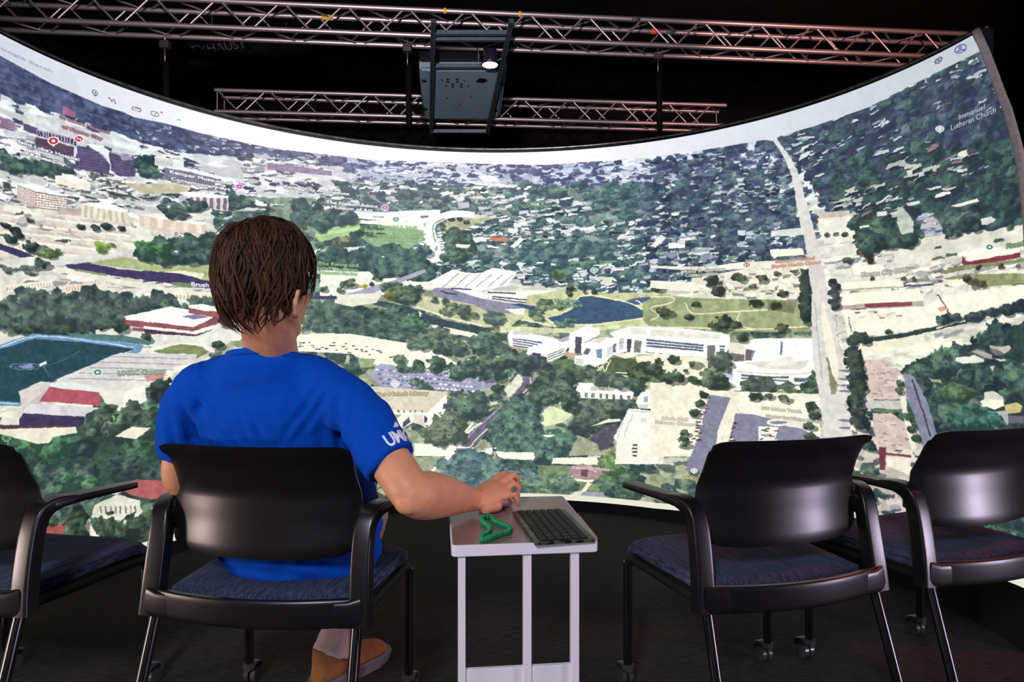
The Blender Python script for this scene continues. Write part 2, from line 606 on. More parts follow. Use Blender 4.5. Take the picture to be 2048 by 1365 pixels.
def paint_left():
    # hospital quarter, far left
    poly(A_(240, 830, 480, 880, 900, 1010, 1080, 1120, 760, 1190, 230, 1010), (196, 198, 200), 0.15)
    poly(A_(240, 940, 380, 990, 380, 1060, 230, 1010), (84, 70, 110), 0.1)
    poly(A_(370, 1000, 770, 1100, 770, 1172, 370, 1072), (168, 158, 178))
    stripes(A_(372, 1012, 770, 1110), A_(372, 1064, 770, 1165), 13, 0.55, (62, 54, 92))
    poly(A_(360, 1085, 480, 1110, 740, 1180, 745, 1300, 560, 1260, 360, 1190), (92, 68, 92), 0.15)
    poly(A_(0, 870, 150, 920, 155, 1030, 0, 990), (150, 118, 148), 0.2)
    stripes(A_(0, 885, 150, 930), A_(0, 985, 150, 1025), 4, 0.4, (120, 90, 126), False)
    poly(A_(40, 1010, 170, 1050, 170, 1100, 40, 1060), (180, 188, 196), 0.2)
    poly(A_(0, 640, 120, 690, 170, 760, 0, 740), (196, 206, 212), 0.2)
    poly(A_(640, 765, 750, 825, 757, 885, 630, 850), (170, 92, 132), 0.1)
    for q in (C1(450, 850, 520, 858, 590, 900, 640, 960, 640, 1022, 440, 985), C1(625, 882, 700, 905, 780, 918, 795, 1000, 790, 1030, 700, 1032, 655, 1000, 640, 940)):
        poly(q, (80, 70, 112), 0.12)
        ys = [p[1] for p in q]
        xs = [p[0] for p in q]
        for k in range(9):
            y = min(ys) + 6 + k * 5.6
            road([(min(xs) + 8 + k * .6, y - 5), (max(xs) - 5, y + 4)], 1.4, (112, 96, 138), alpha=.7)
    poly(C1(500, 840, 600, 850, 640, 880, 640, 950, 600, 900), (226, 232, 230), 0.1)
    poly(C1(690, 900, 740, 905, 780, 930, 720, 940), (150, 140, 170), 0.1)
    forest(C1(800, 930, 880, 930, 940, 1010, 800, 1030), 18, 11, (30, 52, 58), (66, 98, 92))
    forest(C1(0, 880, 100, 900, 300, 950, 430, 1000, 330, 1020, 0, 980), 50, 12, (30, 52, 54), (70, 100, 88))
    # middle distance blocks
    poly(C1(905, 912, 1078, 935, 1070, 990, 900, 965), (216, 220, 216))
    stripes(C1(910, 922, 1010, 935), C1(905, 962, 1005, 975), 9, 0.35, (160, 166, 170))
    poly(C1(962, 978, 1110, 1000, 1255, 1040, 1255, 1085, 1100, 1075, 962, 1052), (112, 118, 140), 0.08)
    poly(C1(962, 978, 1090, 985, 1250, 1020, 1255, 1042, 1110, 1005), (236, 240, 238))
    poly(C1(950, 1060, 1110, 1085, 1110, 1110, 950, 1090), (214, 208, 184))
    poly(C1(730, 1070, 1000, 1075, 1110, 1100, 1090, 1130, 820, 1130), (196, 186, 150), 0.1)
    poly(C1(1560, 950, 1940, 1000, 1940, 1030, 1560, 990), (140, 120, 160), 0.15)
    # banded office block
    poly(C1(100, 1078, 190, 1072, 395, 1140, 395, 1152, 210, 1122), (232, 232, 226))
    poly(C1(100, 1080, 210, 1120, 205, 1216, 98, 1170), (176, 150, 146))
    stripes(C1(102, 1088, 208, 1126), C1(100, 1165, 205, 1210), 7, 0.4, (236, 228, 214), False)
    poly(C1(210, 1120, 395, 1150, 395, 1236, 205, 1216), (150, 118, 116))
    stripes(C1(212, 1126, 395, 1156), C1(206, 1212, 395, 1232), 6, 0.45, (236, 230, 214), False)
    stripes(C1(212, 1126, 395, 1156), C1(206, 1212, 395, 1232), 10, 0.25, (228, 220, 206))
    poly(C1(335, 1215, 470, 1220, 470, 1262, 340, 1250), (186, 164, 160), 0.1)
    poly(C1(325, 1025, 420, 1020, 525, 1070, 525, 1118, 325, 1072), (222, 218, 196))
    poly(C1(325, 1025, 420, 1018, 525, 1068, 430, 1070), (240, 240, 230))
    # long cream slabs
    poly(C1(480, 1185, 620, 1185, 750, 1232, 750, 1312, 480, 1272), (220, 212, 186))
    stripes(C1(482, 1200, 735, 1240), C1(482, 1268, 735, 1305), 7, 0.4, (188, 178, 160))
    poly(C1(480, 1185, 620, 1180, 750, 1228, 730, 1242, 560, 1215), (238, 238, 224))
    poly(C1(1045, 1140, 1335, 1155, 1335, 1235, 1200, 1215, 1045, 1205), (222, 196, 186))
    stripes(C1(1100, 1150, 1335, 1160), C1(1100, 1205, 1335, 1232), 6, 0.5, (112, 102, 140))
    poly(C1(1045, 1142, 1095, 1145, 1095, 1205, 1045, 1200), (168, 176, 188))
    poly(C1(1040, 1128, 1100, 1120, 1340, 1145, 1335, 1160, 1100, 1152), WHITE)
    poly(C1(1010, 1220, 1180, 1240, 1190, 1290, 1060, 1280), (226, 220, 206))
    poly(C4(812, 90, 950, 80, 1060, 112, 1205, 135, 1210, 205, 1060, 190, 930, 182, 818, 152), (214, 190, 176))
    stripes(C4(820, 95, 1200, 145), C4(820, 150, 1200, 200), 5, 0.4, (232, 214, 180))
    poly(C4(812, 88, 950, 76, 1070, 110, 1210, 130, 1200, 146, 1060, 130, 930, 112), (238, 232, 216))
    forest(C4(930, 0, 1040, 0, 1190, 20, 1050, 110, 960, 80), 26, 11, (38, 54, 62), (80, 104, 92))
    # rows of town houses with pinkish roofs
    for y in range(5):
        for x in range(11):
            cx, cy = 18 + x * 26 + RNG.uniform(-6, 6), 424 + y * 17 + x * 2.6
            if cx > 270 or RNG.random() < .1:
                continue
            poly([(cx - 12, cy - 3), (cx + 11, cy), (cx + 13, cy + 6), (cx - 10, cy + 3)], np.array((216, 192, 178)) * RNG.uniform(.9, 1.05))
            poly([(cx - 10, cy + 3), (cx + 13, cy + 6), (cx + 13, cy + 10), (cx - 10, cy + 7)], (236, 230, 220))
    for x, y, r in ((10, 450, 9), (30, 462, 11), (60, 440, 8), (20, 478, 14), (160, 452, 10), (190, 456, 10), (215, 452, 12), (240, 456, 9), (60, 492, 18), (90, 500, 16), (34, 470, 12)):
        tree(x, y, r, (34, 48, 52), (80, 104, 86))
    # golf green, its trees, the creek
    poly(C4(500, 370, 700, 335, 1000, 360, 1285, 305, 1400, 330, 1400, 520, 1180, 468, 1160, 432, 900, 417, 700, 395), (166, 180, 118), 0.12)
    poly(C4(960, 420, 1060, 412, 1190, 430, 1180, 462, 1090, 450), (226, 226, 192), 0.06)
    poly(C4(0, 350, 380, 335, 800, 285, 830, 300, 560, 355, 420, 380, 0, 395), (206, 208, 198), 0.08)
    poly(C4(380, 378, 520, 368, 700, 405, 900, 420, 1050, 428, 1200, 470, 1400, 500, 1400, 535, 1100, 505, 950, 482, 800, 462, 650, 440, 500, 415, 390, 396), (62, 52, 100), 0.08)
    poly(C4(-700, 60, 0, 256, 90, 282, 205, 332, 120, 336, 0, 292, -700, 120), (56, 48, 96), 0.08)
    road(C4(300, 400, 520, 440, 760, 490, 1050, 540, 1330, 560), 11, (222, 220, 200))
    poly(C4(420, 400, 620, 430, 620, 445, 440, 415), (130, 150, 100), 0.1)
    poly(C4(1000, 480, 1120, 485, 1180, 505, 1100, 515, 1010, 500), (110, 140, 92), 0.1)
    forest(C4(780, 280, 880, 240, 1000, 230, 1290, 215, 1290, 330, 1100, 350, 940, 372, 830, 330), 80, 15, (30, 52, 54), (72, 104, 88), 18)
    forest(C4(800, 250, 960, 250, 980, 330, 830, 310), 10, 14, (30, 66, 46), (88, 150, 84), 12)
    forest(C4(545, 245, 670, 240, 670, 290, 560, 295), 9, 10, (70, 100, 36), (150, 184, 70), 10)
    forest(C4(240, 270, 350, 290, 340, 325, 250, 330), 8, 9, (50, 74, 40), (116, 136, 80), 10)
    tree(*C4(240, 370)[0], 22, (38, 54, 54), (78, 100, 84), .5)
    forest(C4(20, 370, 250, 400, 250, 430, 20, 420), 16, 9, (48, 58, 62), (90, 108, 90), 10, .5)
    # blocks south of the creek
    poly(C4(20, 500, 300, 470, 310, 500, 40, 540), (232, 224, 196))
    stripes(C4(30, 512, 300, 482), C4(30, 530, 300, 500), 16, 0.3, (176, 160, 140))
    poly(C4(370, 500, 560, 480, 600, 510, 480, 540, 370, 540), (228, 206, 180))
    stripes(C4(380, 508, 560, 490), C4(385, 535, 560, 520), 11, 0.3, (170, 150, 136))
    poly(C4(710, 560, 930, 535, 940, 565, 760, 600), (212, 220, 216))
    poly(C4(930, 545, 1300, 555, 1300, 590, 940, 590), (232, 222, 192))
    stripes(C4(1000, 555, 1300, 560), C4(1000, 582, 1300, 586), 14, 0.35, (160, 150, 132))
    forest(C4(0, 620, 150, 540, 340, 560, 620, 560, 860, 570, 1310, 600, 1310, 640, 850, 640, 740, 660, 640, 740, 350, 740, 0, 720), 170, 19, (34, 50, 54), (80, 104, 88), 18, .85)
    # brick theatre
    poly(C4(560, 760, 1330, 700, 1400, 760, 1330, 840, 900, 860, 560, 800), (214, 216, 204), 0.08)
    poly(C4(720, 688, 1130, 742, 1250, 690, 1310, 640, 1310, 702, 1250, 735, 1130, 768, 740, 738), (148, 76, 84), 0.08)
    poly(C4(722, 682, 1000, 622, 1100, 640, 1250, 668, 1240, 692, 1130, 742, 740, 700), (240, 238, 226))
    poly(C4(1062, 680, 1150, 668, 1220, 686, 1130, 700), (120, 116, 160))
    poly(C4(1100, 622, 1310, 652, 1300, 692, 1100, 662), (164, 84, 88))
    poly(C4(1100, 616, 1180, 608, 1310, 634, 1300, 652, 1200, 650, 1100, 630), (242, 238, 226))
    poly(C4(830, 750, 1150, 790, 1150, 796, 850, 780), (66, 44, 74), 0.05)
    poly(C4(770, 745, 840, 748, 840, 772, 770, 765), (150, 80, 88))
    poly(C4(850, 752, 1130, 780, 1250, 735, 1240, 760, 1150, 796, 860, 778), (84, 52, 78))
    poly(C4(840, 738, 1130, 768, 1250, 730, 1285, 742, 1150, 786, 838, 754), (236, 230, 216))
    tree(*C4(1315, 712)[0], 14, (44, 34, 48), (76, 64, 72), .8)
    for x, y, r in ((710, 745, 15), (600, 735, 12), (380, 760, 14), (180, 750, 14), (60, 765, 12), (490, 770, 9), (850, 805, 14), (1275, 845, 13)):
        tree(*C4(x, y)[0], r, (38, 54, 50), (84, 108, 82))
    # sports field
    poly(C4(-900, 1180, 0, 846, 200, 782, 420, 796, 640, 820, 840, 852, 820, 886, 330, 1060, 115, 1205, -100, 1205, -900, 1900), (96, 142, 190), 0.08)
    poly(C4(-900, 1300, 0, 872, 200, 810, 500, 832, 785, 872, 340, 1050, 250, 1090, 120, 1182, -40, 1176, -900, 1800), (34, 74, 88), 0.07)
    poly(C4(385, 780, 720, 790, 900, 830, 870, 850, 640, 822, 420, 800), (76, 122, 116), 0.1)
    for q in (C4(0, 860, 210, 797, 500, 820, 780, 862), C4(330, 1050, 560, 960, 770, 880), C4(0, 1188, 120, 1190)):
        road(q, 1.6, (206, 224, 236))
    e = [(51 + 31 * math.cos(t), 733 + 6.5 * math.sin(t)) for t in np.linspace(0, 6.28, 20)]
    road(e, 1.0, (120, 160, 176))
    road(C4(40, 975, 290, 965, 470, 880), 0.9, (90, 130, 146))
    road(C4(250, 960, 285, 1030), 0.9, (140, 170, 190))
    poly(C4(105, 968, 190, 955, 200, 985, 130, 985), (120, 130, 190), 0.2)
    poly(C4(232, 955, 270, 942, 275, 958, 236, 972), (226, 228, 226))
    poly(C4(890, 885, 1050, 838, 1180, 858, 1222, 890, 1150, 925, 950, 902), (124, 140, 86), 0.12)
    poly(C4(830, 875, 1020, 832, 1200, 840, 1260, 890, 1230, 890, 1180, 852, 1050, 842, 880, 890), (232, 228, 210))
    # campus sheds and the red roofed hall
    poly(C4(335, 1050, 690, 895, 1145, 900, 1145, 945, 1090, 960, 850, 1030, 700, 1080, 560, 1120, 340, 1080), (206, 202, 200), 0.07)
    for k in range(5):
        road(C4(640 - k * 60, 915 + k * 32, 1100 - k * 40, 930 + k * 32), 1.8, (150, 148, 156))
    poly(C4(840, 1030, 960, 1010, 960, 1040, 860, 1065), (206, 130, 130))
    poly(C4(108, 1118, 240, 1062, 320, 1070, 275, 1110, 130, 1215), (206, 196, 190))
    poly(C4(130, 1215, 275, 1110, 240, 1200, 140, 1260), (184, 172, 170))
    poly(C4(290, 1093, 575, 1124, 592, 1204, 228, 1176), (184, 74, 92), 0.06)
    poly(C4(300, 1068, 420, 1062, 610, 1108, 575, 1126, 292, 1094), (212, 222, 214))
    poly(C4(563, 1112, 640, 1060, 840, 1060, 850, 1085, 720, 1122), (214, 210, 198))
    poly(C4(565, 1112, 720, 1122, 725, 1235, 640, 1232, 592, 1150), (222, 216, 198))
    poly(C4(720, 1122, 845, 1082, 860, 1175, 725, 1235), (236, 232, 212))
    poly(C4(170, 1188, 590, 1215, 500, 1250, 490, 1275, 110, 1262), (206, 200, 204))
    poly(C4(140, 1246, 490, 1268, 482, 1335, 110, 1338, 105, 1290), (62, 50, 88), 0.08)
    poly(C4(0, 1290, 110, 1270, 110, 1365, 0, 1365), (214, 206, 190))
    forest(C4(560, 1230, 720, 1230, 870, 1190, 880, 1365, 470, 1365), 30, 19, (36, 52, 48), (90, 118, 84))
    tree(*C4(940, 1105)[0], 24, (34, 48, 52), (70, 96, 80), .9)
    # foot of the picture on the left
    poly(C7(-900, 90, 0, 18, 400, 8, 410, 40, 280, 66, 262, 95, 200, 100, 0, 48, -900, 150), (222, 216, 192), 0.05)
    poly(C7(0, 0, 390, 0, 390, 10, 0, 22), (74, 62, 76), 0.1)
    poly(C7(605, 60, 700, 10, 800, 15, 720, 75), (226, 218, 194))
    poly(C7(600, 320, 720, 290, 900, 300, 900, 380, 800, 396, 690, 372), (182, 84, 86), 0.1)
    poly(C7(500, 425, 620, 370, 740, 400, 750, 470, 640, 510, 480, 490), (214, 212, 190), 0.08)
    stripes(C7(520, 430, 730, 430), C7(520, 470, 730, 470), 8, 0.3, (120, 120, 116))
    poly(C7(590, 330, 690, 318, 620, 372, 570, 360), (216, 210, 188))
    poly(C7(205, 545, 355, 520, 330, 590, 200, 590), (170, 76, 72), 0.08)
    road(C7(455, 500, 480, 560, 520, 600), 12, (222, 218, 196))
    road(C7(640, 520, 720, 480, 750, 450), 8, (214, 210, 190))
    for x, y, r in ((560, 540, 24), (700, 560, 28), (400, 520, 24), (790, 500, 20), (640, 560, 18), (820, 560, 20), (390, 570, 22), (280, 500, 10)):
        tree(*C7(x, y)[0], r, (32, 48, 46), (84, 112, 78), .9)


def paint_centre():
    # lawns and museum
    poly(C_(-40, 670, 200, 612, 480, 585, 400, 660, 210, 735, 0, 775, -60, 720), (156, 196, 126), 0.1)
    poly(C_(-40, 700, 260, 640, 420, 620, 360, 660, 120, 700, -40, 720), (186, 214, 150), 0.06)
    poly(C_(380, 700, 560, 690, 1060, 740, 1000, 790, 880, 850, 700, 870, 480, 790), (132, 176, 126), 0.12)
    poly(C_(450, 590, 1080, 600, 1080, 740, 560, 690), (150, 186, 140), 0.12)
    forest(C_(470, 590, 760, 570, 600, 690, 430, 700, 330, 800, 200, 790, 380, 650), 34, 7, (38, 66, 66), (82, 116, 90))
    poly(C_(130, 840, 460, 820, 440, 880, 140, 880), (206, 214, 206), 0.1)
    forest(C_(130, 750, 300, 740, 300, 850, 140, 850), 8, 8, (60, 70, 60), (120, 124, 98))
    poly(C_(200, 560, 860, 560, 1040, 600, 1070, 660, 850, 640, 560, 600, 200, 580), (232, 236, 214), 0.06)
    poly(C_(275, 478, 500, 468, 640, 480, 890, 460, 1215, 452, 1215, 500, 1110, 560, 1040, 600, 880, 600, 880, 560, 640, 560, 430, 545, 280, 515), (248, 250, 244), 0.03)
    stripes(C_(290, 485, 500, 485), C_(290, 520, 500, 530), 12, 0.3, (206, 212, 206))
    stripes(C_(530, 512, 650, 512), C_(530, 535, 650, 535), 7, 0.5, (130, 140, 136))
    stripes(C_(740, 500, 880, 500), C_(740, 535, 880, 535), 8, 0.3, (196, 204, 200))
    poly(C_(1015, 512, 1095, 512, 1095, 530, 1015, 535), (90, 110, 140))
    forest(C_(-60, 480, 60, 490, 200, 520, 340, 530, 200, 590, 60, 630, -60, 640), 34, 11, (36, 64, 72), (80, 116, 104))
    poly(C_(1290, 520, 1450, 492, 1700, 515, 1740, 545, 1560, 600, 1400, 700, 1250, 650), (166, 176, 136), 0.15)
    poly(C_(1330, 515, 1520, 498, 1700, 510, 1600, 545), (212, 214, 176))
    for x, y, r in ((1320, 535, 7), (1410, 540, 6), (1480, 575, 6), (1240, 610, 6), (1230, 640, 7)):
        tree(*C_(x, y)[0], r, (44, 66, 60), (96, 120, 90))
    road(C_(1560, 505, 1350, 495, 1180, 550, 1115, 620, 1110, 700, 1135, 800, 1150, 900), [11, 14, 17, 20, 24, 26, 32], (246, 248, 240), 0.03)
    road(C_(1260, 545, 1170, 585, 1140, 640, 1150, 720, 1170, 780), 2.6, (130, 160, 120))
    road(C_(1180, 820, 1175, 870), 4.5, (130, 170, 120))
    poly(C_(1005, 880, 1260, 870, 1240, 930, 1180, 990, 1090, 990, 1070, 930), (240, 242, 230), 0.05)
    for k in range(9):
        x, y = C_(1215 + RNG.uniform(-10, 20), 680 + k * 26)[0]
        poly([(x - 5, y), (x + 5, y - 1), (x + 5, y + 2), (x - 5, y + 3)], (240, 244, 240))
    forest(C_(1240, 660, 1350, 650, 1500, 700, 1560, 830, 1400, 990, 1240, 980, 1270, 840), 44, 10, (42, 68, 66), (92, 126, 96))
    poly(C_(1370, 800, 1520, 805, 1500, 840, 1380, 835), (232, 226, 206))
    poly(C_(1545, 740, 1640, 725, 1680, 750, 1570, 790), (226, 230, 222))
    poly(C_(1718, 728, 1888, 738, 1890, 776, 1720, 764), (226, 112, 92))
    poly(C_(1900, 640, 2005, 645, 1990, 690, 1905, 685), (220, 228, 226))
    poly(C_(1920, 830, 2022, 730, 2060, 750, 1970, 840), (234, 236, 222))
    poly(C_(1480, 330, 1630, 305, 1690, 350, 1600, 345), (228, 196, 186))
    poly(C_(1390, 380, 1500, 375, 1510, 430, 1400, 450), (176, 180, 200))
    poly(C_(1590, 110, 1720, 100, 1800, 140, 1800, 175, 1640, 160), (238, 240, 238))
    poly(C_(1460, 170, 1990, 200, 1960, 235, 1560, 195), (214, 222, 212))
    forest(C_(0, 880, 300, 880, 700, 850, 900, 880, 1080, 850, 1050, 960, 1240, 1000, 1260, 1080, 1120, 1170, 900, 1130, 700, 1110, 500, 1060, 0, 960), 120, 13, (36, 58, 68), (76, 112, 96), 16, .8)
    # road and lots
    poly(C_(0, 1060, 500, 1080, 560, 1150, 760, 1140, 880, 1180, 1120, 1180, 1400, 1230, 1300, 1260, 700, 1230, 400, 1330, 0, 1365), (226, 230, 208), 0.08)
    road(C_(1060, 1068, 850, 1150, 700, 1205, 420, 1300, 280, 1350), [7, 9, 10, 15, 18], (160, 154, 186), 0.06)
    for x, y, r in ((570, 1135, 10), (300, 1190, 14), (240, 1210, 10), (40, 1250, 10), (200, 1265, 9), (520, 1205, 5)):
        tree(*C_(x, y)[0], r, (46, 66, 60), (110, 128, 96))
    tree(*C_(430, 1225)[0], 7, (140, 150, 40), (224, 220, 90), .6, False)
    poly(C_(1090, 1190, 1330, 1058, 1480, 1090, 1640, 1090, 1740, 1038, 1985, 1078, 1975, 1120, 1880, 1225, 1620, 1275, 1400, 1240), (242, 244, 232), 0.04)
    for k in range(6):
        a, b = C_(1230 + k * 115, 1240 - k * 3, 1400 + k * 110, 1090 + k * 4)
        for j in range(9):
            t = j / 9
            x, y = a[0] + (b[0] - a[0]) * t, a[1] + (b[1] - a[1]) * t
            poly([(x, y), (x + 4, y - 2.4), (x + 5, y - 1.4), (x + 1, y + 1)], (130, 144, 146))
    # long slate roofed hall, its terraces
    poly(C5(590, 600, 700, 560, 1100, 600, 1330, 660, 1230, 740, 1080, 745, 880, 690, 720, 640), (196, 196, 150), 0.15)
    poly(C5(1085, 530, 1260, 540, 1370, 545, 1460, 530, 1450, 590, 1380, 615, 1110, 585), (240, 240, 222), 0.05)
    for q in (C5(1095, 540, 1260, 547), C5(1120, 565, 1390, 592), C5(1120, 577, 1370, 608)):
        road(q, 2.4, (66, 72, 90))
    poly(C5(895, 525, 1010, 530, 1110, 560, 1085, 585, 980, 560), (246, 246, 236))
    poly(C5(762, 532, 800, 512, 870, 515, 960, 545, 1060, 578, 1200, 600, 1335, 632, 1320, 668, 1200, 662, 1090, 650, 1020, 612, 900, 590, 790, 565), (132, 134, 160), 0.06)
    poly(C5(1195, 640, 1330, 632, 1320, 672, 1270, 672), (236, 234, 214))
    road(C5(820, 530, 860, 546, 920, 550), 3, (70, 70, 100))
    road(C5(880, 518, 940, 520, 1000, 524), 3, (96, 70, 110))
    # park and lake
    poly(C5(1330, 560, 1560, 520, 1800, 545, 2100, 540, 2300, 580, 2300, 760, 1900, 740, 1600, 770, 1300, 700), (196, 202, 142), 0.14)
    lake = C5(1448, 690, 1530, 665, 1590, 640, 1600, 600, 1640, 568, 1700, 562, 1900, 598, 1960, 620, 2015, 655, 2012, 685, 1870, 706, 1740, 722, 1620, 726, 1480, 714)
    c = np.mean(lake, 0)
    poly([(c[0] + (x - c[0]) * 1.06, c[1] + (y - c[1]) * 1.14) for x, y in lake], (226, 224, 170), 0.05)
    poly(lake, (56, 88, 124), 0.04)
    poly(C5(1218, 605, 1290, 606, 1370, 622, 1420, 650, 1440, 668, 1400, 668, 1330, 640, 1290, 625), (58, 86, 130), 0.05)
    poly(C5(1900, 590, 1960, 575, 2050, 566, 2090, 575, 2085, 600, 2040, 612, 1960, 612), (64, 98, 146), 0.05)
    poly(C5(1440, 660, 1480, 620, 1580, 632, 1580, 645, 1500, 680), (214, 214, 152), 0.08)
    forest(C5(1380, 600, 1560, 590, 1560, 625, 1400, 640), 12, 8, (56, 80, 60), (128, 150, 96))
    forest(C5(1330, 640, 1440, 660, 1420, 700, 1350, 700), 10, 7, (46, 70, 64), (110, 134, 92))
    forest(C5(1490, 700, 1610, 700, 1600, 745, 1500, 750), 14, 7, (52, 80, 80), (110, 136, 116))
    for x, y, r in ((1665, 538, 6), (1715, 540, 6), (1585, 512, 9), (1570, 545, 8)):
        tree(*C5(x, y)[0], r, (40, 60, 60), (92, 120, 90))
    for q in (C5(1640, 770, 1900, 735, 2100, 760), C5(1960, 585, 2060, 640, 2110, 620, 2050, 570), C5(1290, 700, 1400, 720, 1470, 735)):
        road(q, 2.6, (232, 230, 190))
    poly(C5(1760, 450, 1830, 450, 1820, 490, 1770, 490), (206, 216, 186))
    tree(*C5(1510, 435)[0], 13, (70, 100, 60), (130, 170, 90), .7)
    # creek in the centre
    poly(C5(395, 588, 520, 598, 640, 628, 740, 668, 860, 705, 1085, 752, 1080, 778, 900, 762, 760, 728, 690, 690, 600, 650, 430, 612), (56, 78, 90), 0.12)
    road(C5(620, 604, 720, 640, 870, 690, 1060, 735), 4, (220, 222, 186))
    road(C5(720, 735, 860, 760, 1000, 790, 1150, 840), 10, (230, 228, 198))
    forest(C5(480, 500, 620, 480, 700, 500, 690, 590, 560, 590), 22, 11, (44, 64, 60), (104, 126, 88))
    tree(*C5(525, 552)[0], 14, (70, 86, 50), (144, 160, 90), .8)
    forest(C5(760, 560, 860, 580, 1000, 640, 1050, 700, 960, 700, 800, 640), 16, 8, (60, 76, 66), (124, 140, 100))
    forest(C5(1070, 640, 1200, 660, 1200, 710, 1090, 710), 12, 10, (56, 76, 76), (104, 126, 104))
    # wooded slope behind the head
    forest(C5(60, 600, 250, 590, 420, 610, 620, 660, 720, 700, 720, 760, 600, 820, 300, 790, 60, 760), 90, 16, (40, 60, 60), (84, 112, 92), 18, .8)
    forest(C5(650, 680, 720, 680, 730, 740, 660, 740), 5, 13, (36, 72, 56), (96, 140, 96), 8)
    poly(C5(200, 560, 480, 540, 450, 600, 300, 625, 200, 600), (222, 220, 198), 0.06)
    poly(C5(80, 562, 215, 562, 215, 580, 90, 582), (64, 62, 110))
    # big pale car park and the lilac one
    poly(C5(-120, 775, 300, 782, 640, 840, 780, 880, 930, 960, 860, 1005, 560, 990, 420, 960, 300, 900, -120, 880), (240, 234, 208), 0.05)
    cars(C5(-20, 820, 340, 840, 560, 900, 560, 930, 300, 900, -20, 860), 46, 2.4)
    poly(C5(340, 925, 440, 930, 420, 980, 350, 980), (150, 168, 116), 0.1)
    poly(C5(398, 1020, 470, 955, 640, 985, 900, 1010, 1175, 1040, 1110, 1100, 1000, 1120, 700, 1110, 480, 1095), (150, 154, 184), 0.08)
    for k in range(4):
        for j in range(22):
            x, y = C5(450 + j * 25 + k * 12, 992 + k * 27 + j * 2.2)[0]
            poly([(x - 3, y - 1), (x + 2, y - 2), (x + 3, y + 1), (x - 2, y + 2)], [(230, 232, 236), (96, 98, 130), (190, 190, 206), (110, 100, 120)][RNG.integers(4)], 0)
    forest(C5(520, 930, 600, 930, 830, 930, 830, 1000, 620, 990), 20, 10, (44, 66, 56), (96, 130, 92))
    forest(C5(870, 980, 1290, 950, 1290, 1030, 1050, 1030, 880, 1020), 30, 15, (44, 62, 62), (96, 122, 96))
    forest(C5(640, 1060, 760, 1060, 760, 1100, 660, 1110), 8, 11, (44, 66, 60), (100, 128, 104))
    forest(C5(1030, 800, 1110, 770, 1210, 850, 1280, 960, 1100, 960, 1020, 920), 34, 14, (42, 60, 60), (90, 116, 94))
    forest(C5(620, 800, 720, 770, 860, 760, 1010, 850, 960, 900, 720, 870, 640, 850), 36, 13, (48, 66, 62), (98, 120, 96))
    # library
    poly(C5(350, 1090, 460, 1092, 862, 1122, 742, 1246, 500, 1224, 350, 1200), (214, 202, 174), 0.05)
    poly(C5(350, 1196, 500, 1222, 742, 1244, 740, 1332, 660, 1300, 560, 1365, 350, 1365), (236, 230, 208), 0.04)
    poly(C5(742, 1244, 860, 1130, 856, 1240, 742, 1332), (244, 240, 222), 0.04)
    for x in (535, 570, 603, 640, 670, 710):
        a = C5(x, 1228, x + 7, 1229, x + 7, 1244, x, 1243)
        poly(a, (96, 90, 100))
    poly(C5(665, 1258, 728, 1262, 726, 1325, 665, 1300), (216, 206, 186))
    poly(C5(600, 1300, 640, 1268, 640, 1300, 600, 1335), (92, 72, 120))
    poly(C5(728, 1262, 746, 1278, 740, 1300, 728, 1300), (60, 70, 110))
    poly(C5(530, 1250, 590, 1258, 545, 1300, 530, 1290), (150, 152, 110))
    forest(C5(860, 1100, 930, 1110, 960, 1200, 870, 1260), 12, 13, (52, 54, 66), (92, 104, 96))
    forest(C5(930, 1170, 1060, 1150, 1110, 1240, 1000, 1280, 930, 1260), 16, 17, (42, 62, 60), (88, 116, 94))
    forest(C5(780, 1290, 900, 1260, 960, 1365, 800, 1365), 22, 16, (66, 78, 66), (122, 136, 104))
    # winding road
    road(H_(1140, 30, 1060, 0, 990, -20), 10, (226, 222, 200))
    poly(H_(1020, -40, 1180, -30, 1270, 10, 1180, 40, 1120, 50), (132, 124, 164), 0.08)
    road(H_(950, -10, 985, 30, 930, 110, 880, 150), 26, (226, 224, 196), 0.1)
    road(H_(1075, -30, 1088, 30, 1040, 110, 940, 210, 800, 340, 640, 480, 520, 600, 380, 760, 250, 880), [18, 18, 19, 20, 22, 26, 30, 36, 42], (104, 98, 122), 0.1)
    road(H_(1112, -20, 1110, 50, 1020, 160, 900, 290, 740, 440, 600, 570, 500, 680), 2.4, (226, 214, 172))
    road(H_(1000, 60, 930, 160, 720, 360, 560, 500, 440, 640, 330, 790, 220, 870), 1.6, (190, 184, 200))
    road(H_(620, 430, 500, 520, 400, 640, 330, 740, 200, 850, 110, 925), [3, 5, 8, 9, 8, 6], (240, 236, 212))
    road(H_(540, 430, 470, 510, 390, 600), 5, (226, 226, 200))
    road(H_(880, 212, 1010, 206, 1120, 194), 3.6, (234, 226, 196))
    poly(H_(-60, 640, 200, 655, 390, 672, 560, 690, 560, 712, 400, 720, 330, 775, -60, 768), (242, 238, 214), 0.05)
    poly(H_(370, 690, 560, 690, 565, 720, 500, 755, 340, 755), (126, 116, 156), 0.08)
    road(H_(350, 748, 520, 748), 3.0, (206, 202, 210))
    road(H_(400, 680, 545, 688), 2.6, (230, 226, 216))
    poly(H_(-60, 780, 260, 780, 100, 920, -60, 900), (150, 162, 128), 0.15)
    forest(H_(60, 470, 300, 440, 380, 560, 330, 600, 60, 610), 20, 16, (64, 76, 66), (112, 128, 98))
    forest(H_(160, 830, 420, 800, 640, 820, 880, 860, 1180, 900, 1500, 880, 1500, 1080, 1250, 1180, 500, 1400, 160, 1400), 110, 21, (44, 66, 84), (92, 126, 118), 18, .9)
    # woods and lawn below the white halls
    poly(H_(1100, 250, 1330, 262, 1540, 350, 1450, 430, 1250, 475, 1110, 420), (212, 222, 172), 0.08)
